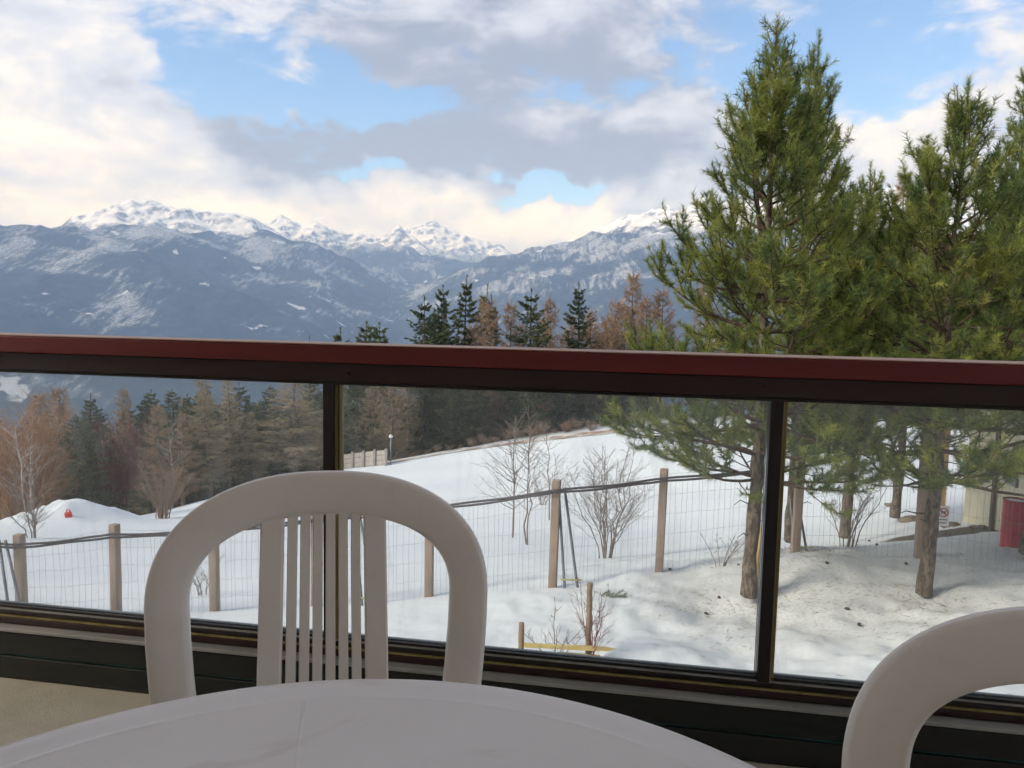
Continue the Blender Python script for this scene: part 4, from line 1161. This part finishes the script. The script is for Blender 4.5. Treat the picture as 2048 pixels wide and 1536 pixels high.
# ------------------------------------------------------------------ wire fence
M_post = pmat('weathered_fence_timber', (0.38, 0.28, 0.215), (0.26, 0.185, 0.14), 6, 0.85, 0.4, 40, stretch=(2, 2, 0.3))
M_postn = pmat('fresh_orange_timber', (0.52, 0.34, 0.16), (0.42, 0.26, 0.12), 6, 0.8, stretch=(2, 2, 0.3))
M_wire = pmat('galvanised_wire', (0.34, 0.33, 0.32), (0.26, 0.25, 0.24), 5, 0.5, metal=0.6)
M_hose = pmat('dark_fence_cable', (0.060, 0.052, 0.058), (0.09, 0.08, 0.085), 4, 0.55)
M_prop = pmat('grey_steel_prop', (0.20, 0.22, 0.24), (0.14, 0.15, 0.17), 6, 0.45, metal=0.5)
M_yel = pmat('yellow_clip', (0.62, 0.58, 0.22), (0.5, 0.46, 0.18), 6, 0.5)
fence = empty('wire_fence')
tag(fence, 'sagging wire mesh fence on square timber posts across the snow', 'fence')
FP = [((45, 1233), (45, 1068), 12.2), ((233, 1227), (233, 1048), 12.0), ((430, 1221), (430, 1040), 11.6), ((632, 1211), (634, 1018), 11.3), ((858, 1193), (860, 995), 11.0),
      ((1105, 1173), (1107, 960), 10.5), ((1318, 1140), (1324, 937), 10.9)]
feet, tops = [], []
for fpx, tpx, d in FP:
    p = at_dist(*fpx, d); p[2] = gz(p[0], p[1]) - 0.02
    q = at_dist(*tpx, d); feet.append(p); tops.append(np.array([p[0], p[1], q[2]]))
p = at_dist(1590, 1105, 11.6); p[2] = gz(p[0], p[1]); feet.append(p); tops.append(p + [0, 0, 1.4])
p = at_dist(1838, 1113, 11.2); p[2] = gz(p[0], p[1]); feet.append(p); tops.append(p + [0, 0, 1.75])
p = at_dist(2110, 1100, 10.9); p[2] = gz(p[0], p[1]); feet.append(p); tops.append(p + [0, 0, 1.5])
left0 = feet[0] + (feet[0] - feet[1]) * 1.02; left0[2] = gz(left0[0], left0[1]); feet.insert(0, left0); tops.insert(0, left0 + [0, 0, 1.3])
for i, (p, q) in enumerate(zip(feet, tops)):
    h = q[2] - p[2]; w = 0.056
    o = bbox('post', (-w, w, -w, w, -0.3, h), M_post, fence, 0.01)
    o.location = p; o.rotation_euler = (random.uniform(-.012, .012), random.uniform(-.015, .015), RA + random.uniform(-.1, .1))
    o.data.name = 'post'
# mesh of wires, front of the posts
W = Tubes(); wr = 0.0018
for i in range(len(feet) - 1):
    a0, a1 = feet[i] - [0, .09, 0], feet[i + 1] - [0, .09, 0]; b0, b1 = tops[i] - [0, .09, .06], tops[i + 1] - [0, .09, .06]
    L = np.linalg.norm(a1[:2] - a0[:2]); nv = max(2, int(L / 0.075))
    nh = 6
    for k in range(nh):
        f0 = k / (nh - 1)
        s = np.linspace(0, 1, 9)
        p0 = a0 + (b0 - a0) * f0; p1 = a1 + (b1 - a1) * f0
        pts = p0 + np.outer(s, p1 - p0); pts[:, 2] -= 0.03 * np.sin(s * math.pi) * f0 ; pts += rng.normal(0, 0.007, pts.shape)
        W.tube(pts, wr, 3, False)
    for k in range(nv):
        s = (k + 0.5) / nv
        pa = a0 + (a1 - a0) * s; pb = b0 + (b1 - b0) * s; pb[2] -= 0.03 * math.sin(s * math.pi)
        mid = (pa + pb) / 2 + rng.normal(0, 0.014, 3)
        W.tube(np.array([pa, mid, pb]) + np.array([rng.normal(0, 0.01), 0, 0]), wr, 3, False)
link('wire_mesh', W.mesh('wire_mesh', M_wire, False), fence)
# two loose cables along the post tops
for j, dz in enumerate((0.0, -0.035)):
    Cb = Tubes(); pts = []
    for i in range(len(tops) - 2):
        if i >= 8: break
        s = np.linspace(0, 1, 10)[:-1]
        p0 = tops[i] - [0, .10, .12]; p1 = tops[i + 1] - [0, .10, .12]
        seg = p0 + np.outer(s, p1 - p0); seg[:, 2] += dz - 0.012 * np.sin(s * math.pi) + 0.006 * np.sin(s * 9 + j * 2 + i)
        pts.append(seg)
    Cb.tube(np.concatenate(pts), 0.017, 6)
    link('cable', Cb.mesh('cable', M_hose), fence)
# steel props leaning on the fence, pairs of tubes joined by a yellow clip
def prop(pt, pb, d, label):
    t0 = at_dist(*pt, d + 0.25); b0 = at_dist(*pb, d - 0.15); b0[2] = gz(b0[0], b0[1]) - 0.05
    r = empty('steel_prop', tuple(b0)); tag(r, label, 'prop', 'steel props leaning on the wire fence')
    for k in (0, 1):
        T = Tubes(); off = np.array([0.19 * k, 0, 0])
        T.tube(np.array([off * 0.95, (t0 - b0) * 0.5 + off * 0.7, (t0 - b0) + off * 0.45]), 0.019, 8)
        link('tube', T.mesh('tube', M_prop), r)
    q = (t0 - b0) * 0.12
    T = Tubes(); T.tube(np.array([q + [-0.05, -0.02, 0], q + [0.24, -0.02, 0.0]]), 0.012, 6); link('clip', T.mesh('clip', M_yel), r)
prop((1117, 975), (1130, 1172), 10.4, 'grey twin-tube prop beside the fence post near the saplings')
prop((708, 1030), (725, 1200), 11.0, 'grey twin-tube prop leaning behind the chair slats')
prop((-2, 1080), (20, 1208), 12.0, 'grey twin-tube prop at the far low end of the fence')
prop((1578, 960), (1590, 1103), 11.7, 'grey prop hidden behind the pine on the fence line')

# warning sign on the fence
M_white = pmat('white_sign_enamel', (0.78, 0.77, 0.74), (0.70, 0.69, 0.66), 9, 0.4)
M_rsign = pmat('red_sign_paint', (0.55, 0.05, 0.06), (0.45, 0.04, 0.05), 9, 0.4)
M_ksign = pmat('black_sign_paint', (0.03, 0.03, 0.03), (0.05, 0.05, 0.05), 9, 0.5)
sp_ = at_dist(1886, 1032, 10.7)
sg = empty('warning_sign', tuple(sp_), RA)
tag(sg, 'small white no-dogs sign with red ring on the wire fence', 'sign')
bbox('plate', (-0.072, 0.072, -0.004, 0.004, -0.125, 0.125), M_white, sg, 0.002)
T = Tubes(); T.tube([(math.cos(a) * 0.052, -0.007, 0.045 + math.sin(a) * 0.052) for a in np.linspace(0, 6.2832, 33)], 0.0065, 6, False)
T.tube([(-0.037, -0.009, 0.082), (0.037, -0.009, 0.008)], 0.006, 6); link('ring', T.mesh('ring', M_rsign), sg)
def flat(name, poly, y, mat, par, th=0.002):
    n = len(poly); V = [(x, y, z) for x, z in poly] + [(x, y - th, z) for x, z in poly]
    F = [tuple(range(n)), tuple(range(2 * n - 1, n - 1, -1))] + [(i, i + n, (i + 1) % n + n, (i + 1) % n) for i in range(n)]
    return mk(name, V, F, mat, par)
flat('pictogram', [(-0.035, 0.06), (-0.028, 0.067), (-0.02, 0.058), (0.018, 0.058), (0.03, 0.072), (0.033, 0.068), (0.024, 0.05), (0.024, 0.022), (0.016, 0.022), (0.014, 0.04), (-0.012, 0.04), (-0.015, 0.022), (-0.023, 0.022), (-0.023, 0.05)], -0.0045, M_ksign, sg)
for z, x in ((-0.045, 0.05), (-0.085, 0.045)):
    for k in range(6):
        xx = -x + k * 2 * x / 6
        bbox('lettering', (xx, xx + x * 0.24, -0.0055, -0.0045, z - 0.008, z + 0.008), M_ksign, sg, 0)
T = Tubes(); T.tube([(0, 0.004, 0.12), (0, 0.01, 0.135)], 0.003, 5); link('tie', T.mesh('tie', M_wire), sg)

# red barrel
M_red2 = pmat('faded_red_steel', (0.50, 0.035, 0.06), (0.38, 0.03, 0.045), 5, 0.45, 0.1, 30)
bp = at_dist(2024, 1096, 12.6); bp[2] = gz(bp[0], bp[1]) - 0.03
br = empty('barrel', tuple(bp)); tag(br, 'tall red steel barrel standing in the snow', 'barrel')
H_ = 0.68; rb = 0.155
pr = [(0.001, 0), (rb * .96, 0), (rb, .012)]
for zz in np.linspace(0.03, H_ - 0.03, 40):
    rib = 0.010 * (math.exp(-((zz - H_ * .33) / .012) ** 2) + math.exp(-((zz - H_ * .66) / .012) ** 2))
    pr.append((rb * 0.985 + rib, zz))
pr += [(rb * 1.02, H_ - .012), (rb * 1.02, H_), (rb * .97, H_), (rb * .96, H_ - .03), (.001, H_ - .03)]
V, F = lathe(pr, 40); mk('drum', V, F, M_red2, br, True)
V, F = lathe([(0.001, H_ - 0.028), (rb * .8, H_ - 0.02), (rb * .94, H_ - 0.028)], 30); mk('snow_cap', V, F, pmat('barrel_snow', (0.8, 0.81, 0.83), (0.74, 0.75, 0.77), 9, 0.8), br, True)

# red plastic can in the snow heap
cp = on_ground(138, 1034)
cn = empty('red_jerrycan', (cp[0], cp[1], cp[2] - 0.05)); cn.scale = (0.7,) * 3; tag(cn, 'small bright red object stuck in the ploughed snow heap', 'can')
o = bbox('body', (-0.13, 0.13, -0.08, 0.08, 0.0, 0.27), pmat('bright_red_plastic', (0.62, 0.035, 0.03), (0.5, 0.03, 0.03), 6, 0.4), cn, 0.035, 3); o.rotation_euler = (0, R(-8), 0.3)
T = Tubes(); T.tube([(-0.08, 0, 0.27), (-0.09, 0, 0.36), (0.02, 0, 0.37), (0.05, 0, 0.27)], 0.025, 8); link('handle', T.mesh('handle', MATS['bright_red_plastic']), cn)

# ------------------------------------------------------------------ small garden stakes with a yellow rail and red-stemmed shrub
M_stake = pmat('round_stake_wood', (0.30, 0.20, 0.12), (0.20, 0.13, 0.08), 8, 0.85, 0.4, 40, stretch=(2, 2, .3))
M_yrail = pmat('yellow_peeled_wood', (0.68, 0.52, 0.16), (0.55, 0.42, 0.16), 9, 0.7, stretch=(.5, 2, 2))
dS = 7.3
def stake(px, ytop, ybot, r, label):
    b0 = at_dist(px, ybot, dS); g0 = gz(b0[0], b0[1]); tz = at_dist(px, ytop, dS)[2]
    T = Tubes(); h = tz - g0
    z = np.linspace(-0.25, h, 12); T.tube(np.stack([rng.normal(0, .002, 12), rng.normal(0, .002, 12), z], 1), r * (1 + 0.05 * rng.normal(size=12)), 10)
    o = link('stake', T.mesh('stake', M_stake)); o.location = (b0[0], b0[1], g0)
    tag(o, label, 'stake', 'garden stakes in the snow'); return o, b0, g0, tz
stake(1042, 1246, 1318, 0.030, 'short wooden stake at the blunt end of the yellow rail')
s1, b1_, g1_, t1_ = stake(1175, 1166, 1326, 0.028, 'tall wooden stake wrapped in red stems')
stake(965, 1285, 1312, 0.026, 'stub of a stake barely showing beside the chair')
pa = at_dist(1048, 1290, dS - 0.06); pb = at_dist(1214, 1298, dS - 0.06); pc = at_dist(1232, 1298, dS - 0.06)
yr = empty('garden_rail', tuple((pa + pb) / 2)); tag(yr, 'pointed yellow wooden rail lying across the stakes', 'rail')
c = (pa + pb) / 2; hh = 0.021
V = []; F = []
for p, k in ((pa, 1.0), ((pa * 2 + pb) / 3, 0.92), ((pa + pb * 2) / 3, 1.04), (pb, 0.9), (pc, 0.08)):
    for dy, dz in ((-.014, -hh), (.014, -hh), (.014, hh), (-.014, hh)): V.append(p - c + np.array([0, dy, dz]) * k)
for i in range(4):
    for k in range(4): F.append((i * 4 + k, i * 4 + (k + 1) % 4, i * 4 + 4 + (k + 1) % 4, i * 4 + 4 + k))
F += [(3, 2, 1, 0), (16, 17, 18, 19)]
bevel(mk('board', V, F, M_yrail, yr), 0.004)
pl = at_dist(1150, 1316, dS - 0.05); d_ = pl - c
V = []; F = []
for p, k in ((at_dist(1120, 1308, dS - .03) - c, 1), (at_dist(1200, 1312, dS - .03) - c, .5)):
    for dy, dz in ((-.012, -.018), (.012, -.018), (.012, .018), (-.012, .018)): V.append(p + np.array([0, dy, dz]) * k)
mk('splinter', V, [(0, 1, 5, 4), (1, 2, 6, 5), (2, 3, 7, 6), (3, 0, 4, 7), (3, 2, 1, 0), (4, 5, 6, 7)], M_yrail, yr)
me = shrub(70, 0.85, 0.20, 9, pmat('red_stem_bark', (0.20, 0.035, 0.04), (0.12, 0.03, 0.03), 6, 0.6), 0.5, 0.35)
o = link('red_stemmed_shrub', me); o.location = (b1_[0] + 0.02, b1_[1] - 0.05, g1_); tag(o, 'red-stemmed leafless shrub tangled round the tall stake', 'shrub')
me = shrub(71, 0.55, 0.35, 6, M_gtwig, 0.6, 0.3)
q = at_dist(1110, 1322, dS); o = link('bare_shrub', me); o.location = (q[0], q[1], gz(q[0], q[1])); tag(o, 'few thin grey twigs behind the yellow rail', 'shrub')

# fallen pine sprig, cones and dead grass on the snow
def sprig(px, py, L, label):
    p = on_ground(px, py); rg = np.random.default_rng(int(px))
    sp = []; sd = []; sl = []
    for k in range(7):
        a = rg.uniform(-0.5, 0.9); sp.append(np.array([0.04 * k, 0.02 * rg.normal(), 0.03])); sd.append(np.array([math.cos(a), math.sin(a), rg.uniform(0.0, 0.4)])); sl.append(L * rg.uniform(.5, 1))
    V, F = blades(np.array(sp), np.array(sd), np.array(sl), 40, 0.9, 0.07, 0.006, rg)
    o = link('pine_sprig', mesh_np('pine_sprig', V, F, M_needle)); o.location = p; tag(o, label, 'sprig')
sprig(1198, 1196, 0.2, 'fallen dark green pine sprig on the snow behind the tall stake')
cone_v, cone_f = lathe([(0.001, -0.035), (0.018, -0.025), (0.026, 0.0), (0.02, 0.025), (0.001, 0.04)], 9)
M_cone = pmat('dark_pine_cone', (0.05, 0.035, 0.025), (0.09, 0.06, 0.04), 40, 0.9)
cme = mk('pine_cone', cone_v, cone_f, M_cone).data
bpy.data.objects.remove(bpy.data.objects['pine_cone'])
for px, py in ((1438, 1198), (1412, 1231), (1477, 1133), (1694, 1220), (1718, 1253), (1654, 1128), (1812, 1131), (1738, 1083), (1753, 1091), (1340, 1140)):
    p = on_ground(px, py); o = link('pine_cone', cme); o.location = p + [0, 0, .012]; o.rotation_euler = (1.4, random.random() * 3, random.random() * 6); o.scale = (0.75,) * 3
    tag(o, 'dark pine cone lying on the dirty snow under the pines', 'pine cone', 'pine cones on the snow')
rg = np.random.default_rng(5)
N = 3600
cx = []; 
for p in TREE_FEET[:3]:
    m = N // 3; r = np.abs(rg.normal(0, 1.25, m)) + .1; a = rg.random(m) * 6.283
    cx.append(np.stack([p[0] + r * np.cos(a), p[1] + r * np.sin(a) * 1.1], 1))
cx = np.concatenate(cx); cl = fbm(cx[:, 0] * 1.3, cx[:, 1] * 1.3, 3); cx = cx[cl > 0.47]
zz = ground(cx[:, 0], cx[:, 1])
P0 = np.stack([cx[:, 0], cx[:, 1], zz + 0.002], 1)
a = rg.random(len(P0)) * 6.283; D = np.stack([np.cos(a), np.sin(a), np.abs(rg.normal(0, .22, len(P0)))], 1)
V, F = blades(P0, D, np.full(len(P0), .01), 1, 0.2, 0.075, 0.006, rg)
o = link('needle_litter', mesh_np('needle_litter', V, F, pmat('dry_litter', (0.30, 0.23, 0.13), (0.18, 0.13, 0.08), 2, 0.9))); o['kind'] = 'stuff'

# ------------------------------------------------------------------ shed, chalet, plank wall
M_cream = pmat('cream_painted_wall', (0.70, 0.64, 0.48), (0.62, 0.57, 0.43), 3, 0.8, 0.1, 20)
M_snowr = pmat('roof_snow', (0.82, 0.83, 0.86), (0.78, 0.79, 0.82), 2, 0.8, 0.3, 6)
M_pipe = pmat('brown_downpipe', (0.10, 0.075, 0.06), (0.08, 0.06, 0.05), 6, 0.5)
a_ = at_dist(1926, 1040, 16.8); b_ = at_dist(2010, 1056, 14.6)
dirw = (b_ - a_)[:2]; rz = math.atan2(dirw[1], dirw[0])
zb = min(gz(a_[0], a_[1]), gz(b_[0], b_[1]))
sh = empty('garden_shed', (a_[0], a_[1], zb), rz); tag(sh, 'cream walled shed with brown downpipe and orange posts behind the pines', 'shed')
Ls = 5.0
bbox('wall', (0.0, Ls, 0.0, 3.0, -0.4, 2.6), M_cream, sh, 0.01)
V, F = box(-0.75, Ls + .4, -0.5, 3.4, 2.62, 2.74); o = mk('roof', V, F, M_pipe, sh)
bbox('roof_snow', (-0.78, Ls + .42, -0.52, 3.42, 2.743, 2.95), M_snowr, sh, 0.06, 3)
lx = float(np.hypot(*dirw)) * 0.78
T = Tubes(); T.tube([(lx, -0.05, 0.0), (lx, -0.05, 2.6)], 0.04, 8); link('downpipe', T.mesh('downpipe', M_pipe), sh)
for x in (-0.62, -0.12): bbox('post', (x - .05, x + .05, -0.40, -0.30, -0.2, 2.615), M_postn, sh, 0.006)
bbox('wall_box', (lx + .35, lx + .95, -0.05, -0.003, 1.25, 1.4), M_prop, sh, 0.01)
# stones by the shed
for k, (px, py, s) in enumerate(((1822, 1042, .20), (1782, 1012, .14), (1850, 1048, .13), (1905, 1052, .16), (1960, 1058, .14))):
    p = on_ground(px, py); rg = np.random.default_rng(k)
    V, F = lathe([(0.001, -.5), (.7, -.45), (1, -.1), (.85, .3), (.45, .5), (.001, .55)], 10)
    V = [(np.array(v) * np.array([1.3, .9, .8]) * (1 + .18 * rg.normal())) * s for v in V]
    o = mk('stone', V, F, pmat('brown_stone', (0.22, 0.18, 0.13), (0.13, 0.11, 0.09), 6, 0.9, 0.5, 12)); o.location = p
    tag(o, 'brown stone in the thawed patch by the shed', 'stone', 'stones by the shed')

# chalet up the hill behind the trees
cb = at_dist(1905, 700, 75); cb[2] = gz(cb[0], cb[1])
ht_ = at_dist(1875, 425, 75)[2] - cb[2]
ch = empty('chalet', tuple(cb), R(-20)); tag(ch, 'wooden chalet with snow-covered roof half hidden behind the pines', 'house')
M_chw = pmat('brown_chalet_boards', (0.22, 0.10, 0.05), (0.15, 0.07, 0.04), 4, 0.8, stretch=(.3, .3, 4))
e = ht_ - 2.0
bbox('wall', (-4, 4, -3, 3, -1.5, e), M_chw, ch, 0.02)
V = [(-4.8, -3.9, e - .25), (4.8, -3.9, e - .25), (4.8, 0, ht_ - .35), (-4.8, 0, ht_ - .35), (4.8, 3.9, e - .25), (-4.8, 3.9, e - .25)]
V2 = [(x, y, z - .18) for x, y, z in V]
Fr = [(0, 1, 2, 3), (3, 2, 4, 5), (6, 9, 8, 7), (9, 11, 10, 8), (0, 6, 7, 1), (5, 4, 10, 11), (0, 3, 9, 6), (3, 5, 11, 9), (1, 7, 8, 2), (2, 8, 10, 4)]
rf = mk('roof', V + V2, Fr, pmat('red_brown_fascia', (0.30, 0.11, 0.06), (0.22, 0.08, 0.05), 3, 0.7), ch)
Vs = [(x * .985, y * .97, z + .01) for x, y, z in V] + [(x * .97, y * .95, z + .42) for x, y, z in V]
o = mk('roof_snow', Vs, [(0, 3, 2, 1), (3, 5, 4, 2), (6, 7, 8, 9), (9, 8, 10, 11), (0, 1, 7, 6), (5, 11, 10, 4), (0, 6, 9, 3), (3, 9, 11, 5), (1, 2, 8, 7), (2, 4, 10, 8)], M_snowr, rf); bevel(o, .12, 3)
M_pane = pmat('dark_window_glass', (0.03, 0.035, 0.04), (0.05, 0.055, 0.06), 2, 0.1)
for x in (-2.4, 0, 2.4):
    w = bbox('window', (x - .6, x + .6, -3.06, -2.99, e - 1.9, e - .7), M_white, ch, 0.01)
    bbox('pane', (x - .5, x + .5, -3.075, -3.063, e - 1.8, e - .8), M_pane, w, 0)

# board wall with lamp at the far edge of the snow
M_board = pmat('grey_weathered_boards', (0.40, 0.37, 0.34), (0.31, 0.27, 0.24), 3, 0.85, stretch=(3, 3, .4))
pa = on_ground(684, 938) * 0.985; pb = on_ground(772, 929) * 0.985
for p in (pa, pb): p[2] = gz(p[0], p[1])
pa2 = pa - (pb - pa) * 0.25; pa2[2] = gz(pa2[0], pa2[1])
pw = empty('board_wall', tuple(pa2)); tag(pw, 'grey board wall with posts at the far edge of the snow', 'wall')
n = 6; Lh = 0.85
for k in range(n):
    p0 = pa2 + (pb - pa2) * (k / (n - 1)) - pa2; g0 = gz(*(p0 + pa2)[:2]) - pa2[2]
    o = bbox('post', (-.07, .07, -.07, .07, -.3, Lh + .12), M_board, pw, .01); o.location = (p0[0], p0[1], g0)
    if k < n - 1:
        p1 = pa2 + (pb - pa2) * ((k + 1) / (n - 1)) - pa2; g1 = gz(*(p1 + pa2)[:2]) - pa2[2]
        for b in range(3):
            z0 = 0.04 + b * Lh / 3; z1 = z0 + Lh / 3 - .02
            q0 = np.array([p0[0], p0[1] + .075, g0]); q1 = np.array([p1[0], p1[1] + .075, g1])
            V = [q0 + [0, 0, z0], q1 + [0, 0, z0], q1 + [0, .03, z0], q0 + [0, .03, z0], q0 + [0, 0, z1], q1 + [0, 0, z1], q1 + [0, .03, z1], q0 + [0, .03, z1]]
            mk('board', V, box(0, 1, 0, 1, 0, 1)[1], M_board, pw)
lp = empty('path_lamp', (pb[0] + .25, pb[1] + .1, gz(pb[0] + .25, pb[1] + .1))); tag(lp, 'thin lamp post with small white head at the end of the board wall', 'lamp')
T = Tubes(); T.tube([(0, 0, -.3), (0, 0, 1.55)], .035, 8); link('pole', T.mesh('pole', M_prop), lp)
T = Tubes(); T.tube([(0, 0, 1.56), (0, 0, 1.62), (0, 0, 1.72)], [.09, .13, .05], 10); link('lamp_head', T.mesh('lamp_head', M_white), lp)
# earthy track along the far edge of the snow
V = []; F = []
xs = np.linspace(450, 1400, 60)
for x in xs:
    yb = np.interp(x, [450, 520, 610, 690, 775, 880, 1000, 1120, 1250, 1400], [984, 966, 944, 936, 927, 909, 891, 876, 862, 855])
    p = on_ground(x, yb); r_ = math.hypot(p[0], p[1])
    for w in (-.35, .45):
        q = p * (1 + w / r_); V.append((q[0], q[1], gz(q[0], q[1]) + .03))
for i in range(len(xs) - 1): F.append((2 * i, 2 * i + 2, 2 * i + 3, 2 * i + 1))
structure(mk('path', V, F, pmat('brown_trodden_track', (0.28, 0.20, 0.15), (0.62, 0.58, 0.55), 0.8, 0.9, lo=.4, hi=.62)))
